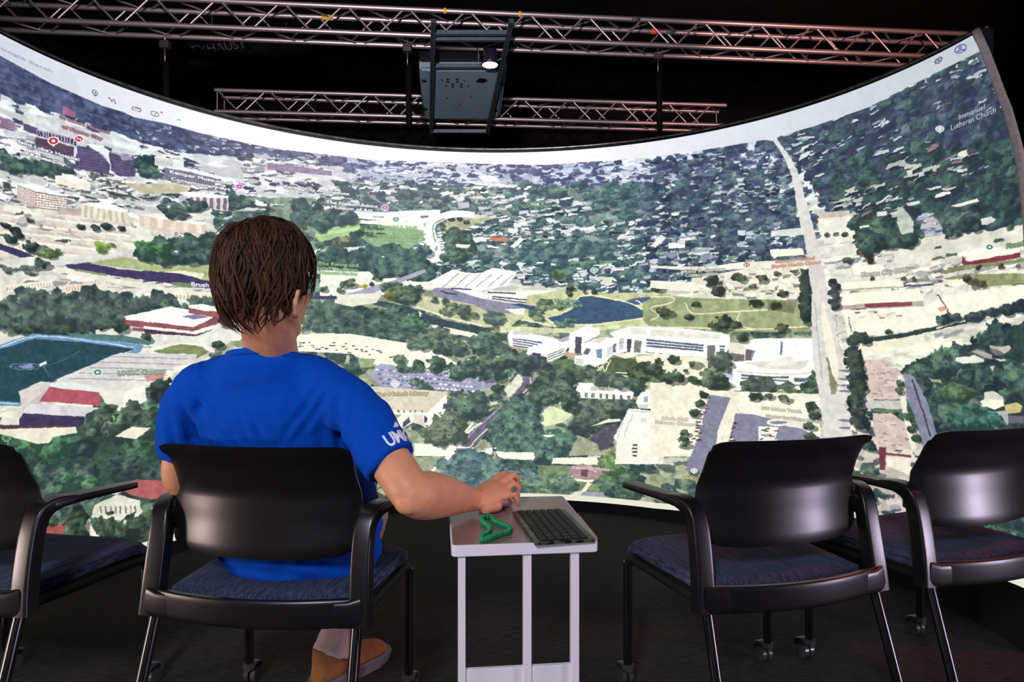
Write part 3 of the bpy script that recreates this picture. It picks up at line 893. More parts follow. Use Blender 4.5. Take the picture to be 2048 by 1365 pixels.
    poly(H_(1000, 470, 1400, 470, 1700, 560, 1780, 700, 1300, 700, 1000, 600), (150, 168, 122), 0.15)
    poly(H_(1210, 205, 1420, 210, 1410, 245, 1220, 240), (236, 234, 208))
    forest(H_(860, 330, 1000, 230, 1190, 210, 1200, 300, 1130, 380, 1160, 560, 1380, 560, 1580, 560, 1590, 700, 1450, 790, 1100, 800, 900, 780, 740, 640, 760, 480), 120, 19, (40, 62, 66), (88, 124, 102), 20, .9)
    forest(H_(1500, 300, 1560, 250, 1700, 190, 2022, 190, 2022, 360, 1900, 420, 1720, 440, 1600, 500, 1560, 400), 60, 17, (46, 58, 62), (92, 112, 92))
    forest(H_(1400, 200, 1520, 200, 1560, 320, 1480, 330), 8, 13, (40, 60, 58), (96, 122, 92))
    tree(*H_(1890, 310)[0], 22, (52, 74, 66), (122, 146, 116), 1.2)
    poly(H_(1720, 470, 1900, 395, 2022, 395, 2022, 420, 1900, 430), (230, 226, 200))
    poly(H_(2000, 430, 1960, 620, 1900, 700, 1800, 720, 1700, 600, 1850, 470), (84, 82, 98), 0.15)
    poly(H_(1600, 560, 1780, 640, 1850, 760, 1500, 770), (156, 160, 128), 0.15)
    poly(H_(770, 720, 860, 730, 1150, 735, 1155, 790, 1140, 812, 850, 800, 780, 770), (236, 236, 212), 0.04)
    poly(H_(1340, 790, 1780, 780, 1820, 862, 1330, 848), (238, 234, 206), 0.05)
    poly(H_(1230, 560, 1370, 555, 1300, 585), (236, 234, 214))
    # brick house, lawn and drive at the foot
    poly(H_(1190, 860, 1520, 870, 1500, 1000, 1900, 1000, 2100, 1100, 2100, 1270, 1200, 1220), (116, 142, 98), 0.18)
    poly(H_(1505, 880, 1640, 845, 1700, 870, 1980, 915, 1990, 950, 1940, 1005, 1560, 1000, 1520, 950), (170, 128, 132), 0.12)
    road(H_(1600, 900, 1700, 880, 1780, 930), 4, (206, 176, 176))
    poly(H_(1620, 900, 1700, 910, 1690, 985, 1630, 975), (120, 76, 84))
    road(H_(1500, 1008, 1700, 1022, 1905, 1022), 5, (238, 232, 196))
    road(H_(1710, 1040, 1680, 1090, 1650, 1140), [8, 7, 10], (234, 228, 196))
    poly(H_(1520, 1130, 1640, 1125, 1640, 1230, 1500, 1225), (214, 216, 206), 0.12)
    poly(H_(1640, 1130, 1850, 1140, 1900, 1170, 1890, 1232, 1600, 1230), (152, 150, 172), 0.06)
    forest(H_(1850, 1010, 2022, 960, 2150, 980, 2150, 1180, 1900, 1160), 26, 16, (36, 54, 50), (84, 116, 84))
    forest(H_(1800, 800, 1960, 780, 2000, 880, 1900, 900), 12, 14, (60, 92, 52), (132, 164, 92))
    forest(H_(980, 1000, 1500, 980, 1500, 1090, 1300, 1170, 1100, 1170), 30, 15, (56, 82, 74), (118, 142, 106))


def paint_right():
    # grounds of the large white complex
    poly(D_(0, 60, 700, 90, 1500, 40, 2022, 60, 2022, 130, 1200, 90, 700, 130, 0, 130), (204, 212, 160), 0.12)
    poly(D_(380, 420, 800, 400, 1200, 380, 1850, 420, 1850, 640, 1320, 600, 500, 560, 400, 480), (96, 122, 80), 0.15)
    poly(D_(1370, 370, 1600, 350, 2100, 380, 2100, 900, 1880, 900, 1820, 620, 1500, 470, 1380, 440), (232, 224, 190), 0.06)
    poly(D_(1120, 390, 1370, 388, 1395, 480, 1310, 560, 1100, 545, 1090, 440), (84, 104, 70), 0.12)
    for q in (D_(920, 520, 980, 460, 1010, 510, 1060, 430, 1110, 440), D_(960, 540, 1030, 470, 1060, 520, 1120, 400), D_(1130, 545, 1200, 535, 1315, 540), D_(1140, 560, 1320, 570), D_(620, 512, 760, 518), D_(830, 572, 1010, 578, 1240, 600), D_(340, 510, 490, 555)):
        road(q, 2.4, (226, 220, 184))
    poly(D_(700, 560, 800, 575, 830, 600, 740, 600), (222, 226, 90), 0.1)
    # white complex, west wings
    poly(D_(78, 150, 118, 98, 300, 130, 570, 188, 600, 210, 470, 240, 320, 300, 110, 270, 80, 220), (244, 245, 240), 0.03)
    for k in range(4):
        road(D_(130, 190 + k * 23, 430 - k * 45, 232 + k * 18), 2.2, (72, 88, 112))
    poly(D_(112, 265, 240, 285, 220, 302, 115, 290), (214, 160, 124))
    poly(D_(262, 292, 430, 235, 620, 188, 700, 205, 705, 250, 640, 300, 470, 338, 282, 312), (248, 248, 240), 0.03)
    poly(D_(272, 306, 470, 336, 468, 438, 385, 402, 280, 382), (232, 234, 234), 0.04)
    poly(D_(325, 328, 412, 342, 410, 394, 322, 376), (72, 66, 94))
    poly(D_(470, 336, 705, 250, 640, 362, 468, 438), (238, 234, 208), 0.04)
    for k in range(3):
        road(D_(480, 360 + k * 22, 640, 292 + k * 24), 1.8, (96, 124, 130))
    poly(D_(575, 205, 695, 160, 700, 205, 620, 225), (170, 172, 182))
    poly(D_(640, 335, 760, 335, 720, 372, 640, 362), (206, 156, 124))
    poly(D_(700, 130, 870, 62, 1005, 90, 1005, 150, 850, 230, 830, 335, 755, 338, 694, 325), (248, 249, 246), 0.03)
    poly(D_(860, 60, 930, 50, 920, 100, 870, 105), (226, 228, 220))
    poly(D_(764, 172, 828, 176, 816, 335, 752, 338), (84, 78, 100))
    poly(D_(815, 248, 960, 190, 1120, 180, 1290, 140, 1330, 200, 1250, 330, 1130, 360, 1050, 440, 935, 472, 850, 478, 752, 440, 752, 358, 830, 360), (248, 248, 238), 0.03)
    poly(D_(920, 220, 1000, 180, 1100, 170, 1000, 240), (214, 210, 196))
    poly(D_(978, 298, 1032, 292, 1026, 388, 976, 388), (104, 146, 156))
    poly(D_(868, 286, 912, 296, 892, 352, 838, 342), (100, 98, 122))
    stripes(D_(762, 385, 845, 405), D_(762, 440, 845, 462), 3, 0.3, (150, 150, 160), False)
    stripes(D_(1080, 290, 1140, 260), D_(1080, 370, 1140, 335), 5, 0.4, (176, 166, 140), False)
    poly(D_(1145, 245, 1170, 240, 1165, 330, 1140, 325), (96, 108, 140))
    # long wing
    poly(D_(1100, 130, 1300, 68, 1500, 72, 2022, 105, 2250, 130, 2250, 380, 2022, 372, 1520, 350, 1330, 345, 1220, 310, 1200, 210), (246, 245, 234), 0.03)
    poly(D_(1320, 82, 2022, 118, 2180, 130, 2160, 170, 1330, 145), (222, 222, 206), 0.06)
    poly(D_(1285, 192, 1325, 192, 1312, 330, 1278, 322), (84, 76, 96))
    stripes(D_(1205, 190, 1250, 180), D_(1200, 300, 1240, 300), 6, 0.4, (120, 116, 122), False)
    poly(D_(1360, 208, 1432, 212, 1420, 332, 1350, 326), (134, 124, 120), 0.15)
    for k in range(3):
        road(D_(1482, 222 + k * 36, 1750, 240 + k * 36, 2100, 262 + k * 36), 3.4, (82, 94, 116))
    for x in (1470, 1520, 1600, 1680, 1810, 1850, 1930):
        poly(D_(x, 312 + (x - 1470) * .07, x + 42, 315 + (x - 1470) * .07, x + 42, 335 + (x - 1470) * .07, x, 332 + (x - 1470) * .07), (96, 96, 112))
    poly(D_(1140, 350, 1300, 330, 1400, 360, 1260, 395), (232, 226, 196))
    # east end, curved clinic
    poly(C6(-20, 690, 200, 700, 435, 735, 435, 800, 400, 865, 290, 860, -20, 830), (240, 240, 230), 0.04)
    poly(C6(0, 705, 380, 735, 380, 760, 0, 740), (222, 220, 204))
    for k in range(3):
        road(C6(-20, 765 + k * 16, 290, 795 + k * 14), 3.6, (84, 96, 118))
    poly(C6(310, 795, 356, 795, 350, 862, 312, 860), (116, 112, 116), 0.1)
    stripes(C6(378, 790, 408, 790), C6(378, 840, 408, 845), 3, 0.5, (90, 96, 116), False)
    poly(C6(425, 780, 520, 780, 520, 850, 430, 840), (226, 218, 190))
    poly(C6(430, 835, 520, 845, 500, 880, 430, 870), (110, 108, 116))
    poly(E_(440, 222, 585, 186, 1132, 184, 1152, 404, 800, 410, 530, 415, 450, 410), (248, 246, 228), 0.02)
    poly(E_(462, 296, 548, 308, 522, 412, 455, 408), (118, 92, 100), 0.1)
    poly(E_(530, 310, 552, 312, 525, 412, 512, 412), (110, 150, 190))
    poly(E_(815, 218, 834, 220, 826, 356, 804, 354), (92, 108, 162))
    poly(E_(238, 452, 262, 420, 700, 405, 1150, 395, 1176, 412, 1172, 500, 1120, 560, 1110, 640, 1052, 720, 740, 705, 358, 672, 250, 580), (242, 240, 226), 0.03)
    poly(E_(440, 432, 700, 420, 1085, 408, 1075, 470, 1000, 505, 660, 490), (214, 210, 196), 0.06)
    poly(E_(680, 440, 790, 395, 900, 370, 1000, 400, 940, 460, 700, 470), (232, 226, 208), 0.05)
    poly(E_(244, 480, 330, 520, 330, 610, 246, 580), (188, 196, 208))
    poly(E_(285, 505, 328, 512, 325, 555, 285, 550), (120, 134, 156))
    road(E_(370, 522, 700, 545, 1000, 548, 1140, 528), 2.2, (206, 200, 184))
    road(E_(415, 556, 650, 580, 902, 580), 4.2, (86, 108, 120))
    road(E_(412, 586, 650, 606, 888, 614), 3.4, (100, 120, 130))
    poly(E_(945, 580, 1040, 590, 1130, 575, 1118, 608, 1040, 625, 945, 622), (84, 106, 116))
    road(E_(930, 655, 1030, 658, 1110, 630), 2.6, (110, 128, 134))
    poly(E_(405, 620, 480, 628, 470, 670, 405, 665), (72, 86, 96))
    poly(E_(790, 650, 870, 655, 860, 700, 790, 700), (90, 100, 110))
    forest(E_(420, 640, 560, 600, 700, 610, 735, 700, 600, 740, 440, 700), 20, 14, (50, 62, 56), (84, 100, 78))
    forest(E_(840, 655, 930, 655, 940, 710, 850, 715), 6, 11, (60, 76, 56), (110, 130, 90))
    forest(E_(1150, 540, 1200, 520, 1250, 660, 1200, 740, 1070, 750, 1060, 690, 1130, 640), 16, 13, (40, 60, 48), (92, 118, 80))
    forest(E_(20, 540, 180, 530, 230, 640, 60, 680), 14, 15, (48, 62, 52), (96, 116, 84))
    forest(E_(100, 400, 200, 360, 290, 370, 240, 500, 120, 490), 12, 14, (46, 60, 54), (84, 102, 78))
    # white hall with arches
    poly(D_(700, 712, 762, 632, 1000, 645, 1368, 690, 1345, 752, 1000, 742), (248, 246, 230), 0.03)
    poly(D_(700, 714, 1000, 740, 1348, 750, 1330, 808, 1190, 800, 960, 798, 708, 784), (238, 234, 212), 0.03)
    for i, x in enumerate((712, 785, 855, 925, 1000, 1068, 1138, 1208, 1290)):
        poly(D_(x, 724 + i * 5, x + 26, 726 + i * 5, x + 26, 778 + i * 4, x, 776 + i * 4), (86, 90, 104))
        road(D_(x + 13, 726 + i * 5, x + 13, 776 + i * 4), 0.8, (170, 170, 176))
    # long cream block at the centre bottom
    poly(D_(1365, 835, 1440, 710, 1545, 700, 1600, 638, 1835, 690, 1830, 770, 1745, 945, 1590, 900, 1400, 890), (248, 244, 224), 0.03)
    poly(D_(1590, 880, 1745, 860, 1740, 945, 1600, 905), (228, 214, 184))
    poly(D_(1450, 780, 1500, 770, 1490, 830, 1455, 830), (150, 160, 186))
    poly(D_(1400, 855, 1510, 855, 1480, 895, 1400, 890), (206, 204, 190))
    poly(D_(1300, 893, 1725, 940, 1700, 1050, 1600, 1300, 1185, 1232, 1145, 1190, 1250, 1000), (246, 242, 222), 0.04)
    poly(D_(1180, 1225, 1600, 1240, 1590, 1460, 1160, 1460), (236, 228, 208), 0.03)
    poly(D_(1600, 1240, 1700, 1050, 1720, 1100, 1640, 1460, 1590, 1460), (222, 212, 188))
    for k in range(4):
        poly(D_(1336, 1254 + k * 36, 1388, 1256 + k * 36, 1386, 1276 + k * 36, 1334, 1274 + k * 36), (74, 76, 96))
    for q in (D_(1310, 920, 1700, 950), D_(1250, 1010, 1180, 1200), D_(1700, 960, 1640, 1150), D_(1340, 950, 1250, 1180)):
        road(q, 1.2, (176, 168, 150))
    # garden trees and cream walks
    for x, y, r in ((1600, 420, 9), (1760, 400, 12), (1960, 430, 15), (1875, 520, 7), (1960, 600, 12), (1700, 580, 22), (1640, 560, 18), (1500, 480, 18), (1560, 495, 16), (1370, 545, 16), (1430, 570, 14)):
        tree(*D_(x, y)[0], r, (48, 62, 54), (100, 122, 86), .75)
    forest(D_(420, 600, 560, 480, 700, 560, 720, 640, 640, 700, 450, 640), 26, 15, (42, 60, 56), (92, 118, 88))
    forest(D_(740, 520, 920, 480, 930, 560, 740, 570), 10, 12, (48, 66, 56), (100, 124, 92))
    forest(D_(990, 600, 1150, 540, 1420, 620, 1420, 720, 1360, 690, 1000, 640), 24, 12, (50, 66, 60), (96, 118, 92))
    forest(D_(230, 400, 450, 400, 460, 480, 240, 490), 12, 15, (46, 58, 66), (88, 104, 92))
    forest(D_(280, 650, 450, 600, 700, 700, 700, 800, 400, 840, 280, 760), 30, 14, (44, 62, 58), (94, 118, 92))
    tree(*D_(650, 840)[0], 13, (44, 68, 56), (100, 132, 94), .9)
    # cream yards, car parks
    poly(C6(0, 1000, 180, 990, 330, 1040, 930, 1060, 930, 1400, 0, 1400), (232, 224, 198), 0.08)
    poly(C6(325, 1065, 440, 1080, 370, 1250, 340, 1480, 190, 1480, 260, 1290), (122, 124, 150), 0.06)
    poly(C6(440, 1165, 560, 1170, 760, 1210, 900, 1290, 900, 1480, 380, 1480), (124, 126, 152), 0.06)
    poly(C6(490, 1080, 860, 1105, 850, 1230, 640, 1190, 480, 1150), (240, 234, 206), 0.03)
    poly(C6(590, 1235, 700, 1240, 660, 1365, 590, 1365), (232, 226, 206))
    poly(C6(760, 1180, 860, 1200, 840, 1250, 740, 1235), (222, 216, 196))
    e = [C6(700 + 60 * math.cos(t), 1215 + 14 * math.sin(t))[0] for t in np.linspace(0, 6.28, 16)]
    road(e, 4, (234, 228, 206))
    cars(C6(440, 1200, 490, 1200, 440, 1365, 390, 1365), 26, 3.4)
    cars(C6(270, 1110, 330, 1100, 250, 1365, 180, 1365), 26, 3.4)
    cars(C6(590, 1240, 700, 1250, 680, 1365, 590, 1365), 18, 3.2)
    road(C6(450, 1165, 405, 1340, 380, 1450), 12, (236, 226, 196))
    for x, y, r in ((245, 985, 12), (130, 965, 20), (600, 1070, 10), (560, 1075, 12), (650, 1070, 10), (730, 1080, 14), (290, 1060, 10), (265, 1110, 11), (240, 1160, 13), (190, 1270, 12), (180, 1320, 16), (880, 1130, 14), (890, 1175, 15), (870, 1230, 14), (880, 1290, 16), (350, 985, 20), (48, 880, 8)):
        tree(*C6(x, y)[0], r, (44, 60, 54), (92, 116, 84))
    # park north of the complex
    poly(C6(40, 520, 230, 535, 640, 540, 870, 560, 875, 720, 430, 720, 0, 690, -40, 660, -40, 560), (152, 164, 112), 0.12)
    for q in (C6(0, 530, 110, 530, 120, 560, 0, 590, 50, 630, 0, 660), C6(190, 560, 240, 620, 420, 612, 640, 600), C6(490, 615, 480, 660, 560, 705, 860, 690), C6(560, 710, 300, 700, 0, 692)):
        road(q, 2.6, (226, 222, 176))
    poly(C6(640, 545, 800, 560, 780, 620, 640, 600), (118, 130, 86), 0.1)
    for x, y, r in ((250, 570, 9), (210, 635, 10), (390, 670, 22), (350, 690, 14), (465, 680, 12), (400, 640, 9), (580, 560, 14), (80, 610, 18), (40, 480, 14), (360, 505, 12), (490, 525, 10), (700, 520, 9), (680, 575, 12), (720, 700, 14), (500, 760, 12), (490, 745, 12)):
        tree(*C6(x, y)[0], r, (44, 56, 48), (96, 108, 76), .6)
    poly(C6(225, 430, 500, 380, 860, 375, 860, 540, 560, 545, 230, 535), (222, 218, 192), 0.12)
    houses(C6(230, 400, 850, 380, 850, 530, 230, 530), 36, 9, [(238, 234, 212), (226, 224, 204)], (140, 136, 120), 0, 1.8)
    for x, y, r in ((270, 390, 8), (330, 440, 16), (480, 420, 12), (500, 430, 12), (370, 500, 12), (610, 430, 12), (690, 400, 8), (790, 390, 9), (560, 470, 8), (720, 510, 10)):
        tree(*C6(x, y)[0], r, (46, 56, 52), (98, 108, 84), .7)
    for k in range(13):
        t = k / 12
        tree(*C6(838 + t * 10 + RNG.uniform(-8, 8), 400 + t * 245)[0], 13, (34, 46, 50), (72, 90, 74), .9)
    poly(C6(0, 250, 60, 190, 90, 210, 30, 260), (216, 220, 206))
    poly(C6(100, 235, 190, 235, 190, 262, 100, 265), (232, 232, 222))
    poly(C6(240, 260, 330, 262, 320, 300, 240, 300), (206, 212, 214))
    poly(C6(70, 300, 120, 280, 150, 300, 120, 325), (130, 138, 166))
    poly(C6(270, 300, 320, 290, 330, 300, 290, 350), (130, 138, 166))
    road(C6(0, 365, 300, 375, 500, 360, 860, 350), [5, 8, 14, 18], (224, 222, 200), 0.1)
    poly(C6(0, 440, 240, 450, 330, 490, 200, 500, 0, 480), (234, 230, 204), 0.08)
    # the avenue
    road(C3(672, 740, 700, 790, 760, 880, 800, 990, 830, 1130, 865, 1279), [4, 8, 12, 16, 20, 24], (206, 206, 200), 0.06)
    road(C6(828, 0, 850, 100, 880, 240, 905, 380, 925, 500, 935, 620, 950, 760, 970, 900, 1000, 1080, 1020, 1240, 1030, 1400), [16, 20, 24, 30, 32, 40, 50, 55, 56, 58, 60], (208, 203, 196), 0.05)
    road(C6(940, 560, 960, 680, 985, 820, 1010, 980), [8, 14, 22, 14], (232, 224, 196), 0.04)
    road(C6(965, 860, 985, 950, 1000, 1010, 1000, 1060), [4, 6, 16, 8], (138, 134, 98))
    for q in (C6(900, 560, 920, 800, 940, 1000), C6(1010, 620, 1030, 780, 1045, 830)):
        road(q, 1.6, (160, 158, 162))
    # blocks beside the avenue
    poly(C3(920, 1165, 1090, 1150, 1095, 1185, 925, 1200), (196, 178, 162))
    poly(C3(915, 1200, 1100, 1180, 1110, 1279, 930, 1290), (226, 220, 200))
    poly(C6(930, 120, 1100, 110, 1130, 220, 950, 240), (226, 222, 202), 0.06)
    for x, y in ((960, 188), (1010, 186), (1060, 184)):
        tree(*C6(x, y)[0], 7, (50, 64, 62), (90, 106, 88), .6)
    poly(C6(650, 270, 830, 262, 840, 300, 660, 310), (234, 228, 204))
    poly(C6(655, 170, 830, 150, 830, 190, 660, 200), (206, 214, 206))
    poly(C6(940, 255, 1150, 245, 1150, 300, 960, 310), (216, 212, 194), 0.08)
    poly(C6(1100, 360, 1260, 350, 1290, 400, 1110, 410), (238, 236, 216))
    poly(C6(1012, 455, 1370, 430, 1385, 475, 1035, 500), (240, 234, 206), 0.03)
    road(C6(1035, 492, 1380, 474), 3.0, (176, 160, 140))
    road(C6(1385, 470, 1548, 462), 4, (76, 78, 116))
    poly(C6(1030, 512, 1470, 482, 1492, 555, 1050, 585), (240, 234, 206), 0.03)
    poly(C6(1045, 575, 1490, 552, 1492, 578, 1050, 598), (176, 160, 146))
    poly(C6(1170, 568, 1430, 555, 1430, 576, 1170, 590), (138, 66, 70))
    poly(C6(1050, 605, 1500, 580, 1600, 520, 1900, 480, 2100, 450, 2300, 440, 2300, 540, 2042, 560, 1800, 620, 1560, 690, 1240, 740, 1080, 740), (234, 230, 206), 0.06)
    cars(C6(1120, 610, 1400, 600, 1380, 640, 1140, 650), 12, 3.6, ((120, 130, 150), (160, 90, 90), (180, 186, 190)))
    for k in range(6):
        tree(*C6(995 + (k % 2) * 14, 455 + k * 24)[0], 11, (44, 46, 58), (74, 82, 80), .8)
    road(C6(1085, 640, 1095, 720), 2.0, (110, 106, 110))
    road(F_(1010, 1100, 1080, 1190, 1150, 1330), 2.4, (74, 74, 76))
    poly(F_(1015, 1250, 1080, 1230, 1145, 1270, 1040, 1295), (216, 140, 106), 0.15)
    # long store with dark red wall
    poly(F_(1330, 640, 1420, 570, 1560, 552, 1960, 545, 1975, 612, 1360, 722), (240, 236, 210), 0.03)
    poly(F_(1298, 645, 1352, 720, 1975, 606, 1978, 660, 1500, 755, 1320, 770, 1296, 720), (138, 46, 62), 0.06)
    poly(F_(1040, 830, 1300, 760, 2010, 680, 2100, 700, 1900, 740, 1300, 820, 1060, 862), (128, 132, 92), 0.12)
    poly(F_(1350, 880, 1930, 800, 1960, 860, 1400, 925), (222, 224, 200))
    poly(F_(1090, 910, 1400, 860, 2100, 850, 2100, 960, 1700, 1000, 1550, 1020, 1360, 990, 1300, 920, 1110, 925), (140, 146, 94), 0.15)
    poly(F_(1110, 940, 1310, 915, 1360, 985, 1150, 1010), (232, 228, 200))
    for x, y, r in ((1355, 905, 9), (1440, 965, 12), (1480, 785, 5), (1750, 775, 6), (1530, 970, 9), (230, 700, 6), (130, 590, 11), (210, 640, 9), (620, 905, 6), (740, 915, 6), (250, 905, 5)):
        tree(*F_(x, y)[0], r, (54, 50, 44), (104, 104, 74), .8)
    forest(F_(20, 230, 150, 190, 430, 200, 560, 330, 560, 420, 490, 500, 220, 550, 100, 500, 90, 330), 36, 15, (28, 44, 48), (64, 92, 78))
    forest(F_(500, 420, 700, 400, 760, 480, 640, 520, 500, 500), 10, 13, (30, 46, 48), (66, 94, 76))
    forest(F_(1020, 190, 1300, 130, 1520, 160, 1520, 330, 1250, 380, 1060, 340), 34, 15, (32, 44, 54), (70, 94, 86))
    poly(F_(790, 190, 900, 140, 1030, 240, 1080, 400, 880, 440, 840, 330), (160, 166, 180), 0.2)
    houses(F_(800, 180, 960, 160, 1060, 380, 880, 420), 14, 8, [(176, 180, 190), (200, 200, 196)], (90, 96, 120), -.2, 2.4)
    poly(F_(540, 80, 600, 80, 740, 250, 730, 380, 600, 400, 540, 260), (176, 186, 170), 0.15)
    poly(F_(1525, 220, 1640, 190, 1690, 235, 1600, 290, 1530, 290), (206, 208, 196))
    poly(F_(1170, 70, 1480, -20, 1500, 20, 1240, 85), (222, 222, 206))
    poly(F_(640, 40, 800, 5, 810, 40, 680, 75), (206, 212, 206))
    poly(F_(310, 135, 420, 125, 430, 170, 300, 200), (212, 212, 210))
    poly(F_(110, 305, 215, 292, 215, 315, 112, 328), (240, 238, 212))
    # road to the woods, town houses
    road(C6(1070, 800, 1250, 805, 1420, 770, 1500, 750), [22, 22, 20, 14], (230, 226, 196), 0.05)
    road(C6(1090, 775, 1400, 735, 1700, 665, 2042, 585, 2300, 540), [10, 8, 10, 14], (50, 66, 62), 0.2)
    road(C6(1560, 700, 1700, 660, 1980, 615, 2042, 590), 4.5, (216, 212, 184))
    forest(C6(1080, 730, 1160, 730, 1220, 770, 1090, 775), 7, 12, (36, 48, 44), (64, 80, 62))
    forest(C6(1560, 640, 1800, 620, 2042, 545, 2042, 600, 1700, 650, 1580, 670), 30, 10, (30, 40, 50), (58, 76, 76))
    tree(*C6(1300, 718)[0], 7, (50, 56, 52), (80, 90, 74), .8)
    for x0, y0, x1, y1 in ((1170, 870, 1400, 1090), (1215, 1165, 1470, 1365)):
        poly(C6(x0, y0, x0 + 100, y0, x1, y0 + 100, x1 + 15, y1, x0 + 20, y1), (204, 180, 166), 0.1)
        for k in range(34):
            x, y = RNG.uniform(x0 + 30, x1 - 30), RNG.uniform(y0 + 20, y1 - 10)
            w = RNG.uniform(6, 26)
            poly(C6(x, y, x + w, y + 2, x + w, y + 7, x, y + 6), (134, 116, 124), alpha=.7)
    road(C6(1060, 1110, 1200, 1115, 1400, 1120), [14, 16, 18], (186, 186, 178), 0.06)
    road(C6(1215, 1150, 1400, 1155), 4, (104, 124, 82))
    poly(C6(1385, 945, 1440, 960, 1520, 1120, 1600, 1400, 1500, 1400, 1450, 1200, 1400, 1080), (124, 128, 152), 0.1)
    road(C6(1430, 980, 1470, 1100, 1530, 1290), 4, (74, 66, 88))
    road(C6(1360, 960, 1380, 1100, 1440, 1365), 10, (224, 218, 196), 0.1)
    for y in range(840, 1110, 20):
        tree(*C6(1110 + RNG.uniform(-10, 14) + (y - 840) * .08, y)[0], 17, (34, 46, 48), (70, 92, 72), .9)
    for y in range(1160, 1240, 22):
        tree(*C6(1150 + RNG.uniform(-30, 30), y)[0], 18, (36, 46, 54), (70, 90, 76), .8)
    for y in (930, 975, 1010, 1040, 1200, 1240):
        poly(C6(1020, y, 1090, y - 4, 1090, y + 12, 1040, y + 8), (96, 96, 132), alpha=.8)
    for x, y in ((1360, 1000), (1362, 1040), (1400, 1180), (1420, 1250), (1450, 1300)):
        tree(*C6(x, y)[0], 9, (48, 66, 52), (100, 126, 92), 1.0)
    # houses in the wood, lower right
    for q, c in ((G_(1430, 310, 1560, 330, 1660, 310, 1690, 350, 1600, 425, 1540, 380, 1430, 345), (180, 172, 158)),
                 (G_(1430, 345, 1540, 380, 1600, 425, 1510, 450, 1440, 400), (120, 108, 116)),
                 (G_(1190, 400, 1260, 360, 1440, 430, 1450, 490, 1380, 480, 1280, 430), (168, 156, 150)),
                 (G_(990, 460, 1170, 455, 1230, 435, 1360, 490, 1340, 520, 1100, 545, 1000, 510), (210, 212, 200)),
                 (G_(1450, 470, 1650, 495, 1550, 510), (214, 206, 180)),
                 (G_(1350, 900, 1480, 880, 1590, 960, 1600, 1050, 1500, 1080, 1230, 1055, 1340, 1000), (196, 196, 182)),
                 (G_(1240, 1050, 1340, 985, 1590, 990, 1600, 1070, 1480, 1110), (232, 228, 202)),
                 (G_(1600, 1060, 1760, 1020, 1820, 1060, 1800, 1150, 1620, 1170), (196, 178, 110)),
                 (G_(1480, 1130, 1640, 1130, 1650, 1300, 1500, 1300), (168, 168, 166)),
                 (G_(1640, 1180, 1849, 1200, 1849, 1280, 1650, 1280), (98, 96, 116)),
                 (G_(1090, 255, 1165, 250, 1150, 290, 1090, 310), (206, 200, 178)),
                 (G_(1420, 570, 1490, 570, 1455, 635), (206, 206, 176)),
                 (G_(660, 720, 800, 740, 840, 790, 700, 770), (150, 160, 120)),
                 (G_(970, 960, 1200, 960, 1330, 1040, 1180, 1130, 990, 1060), (122, 110, 110))):
        poly(q, c, 0.08)
    forest(G_(950, 1050, 1350, 1080, 1520, 1180, 1500, 1300, 980, 1300), 26, 18, (24, 60, 54), (70, 122, 100), 12)
    forest(G_(870, 830, 1080, 850, 1240, 900, 1180, 960, 900, 930), 12, 15, (36, 62, 46), (96, 130, 80), 10)
    poly(C9(1345, 180, 1380, 180, 1375, 290, 1350, 290), (120, 52, 62))
    poly(C9(1345, 200, 1500, 220, 1500, 232, 1345, 212), (130, 56, 64))
    poly(C9(1385, 225, 1500, 240, 1500, 320, 1385, 270), (226, 220, 196), 0.08)


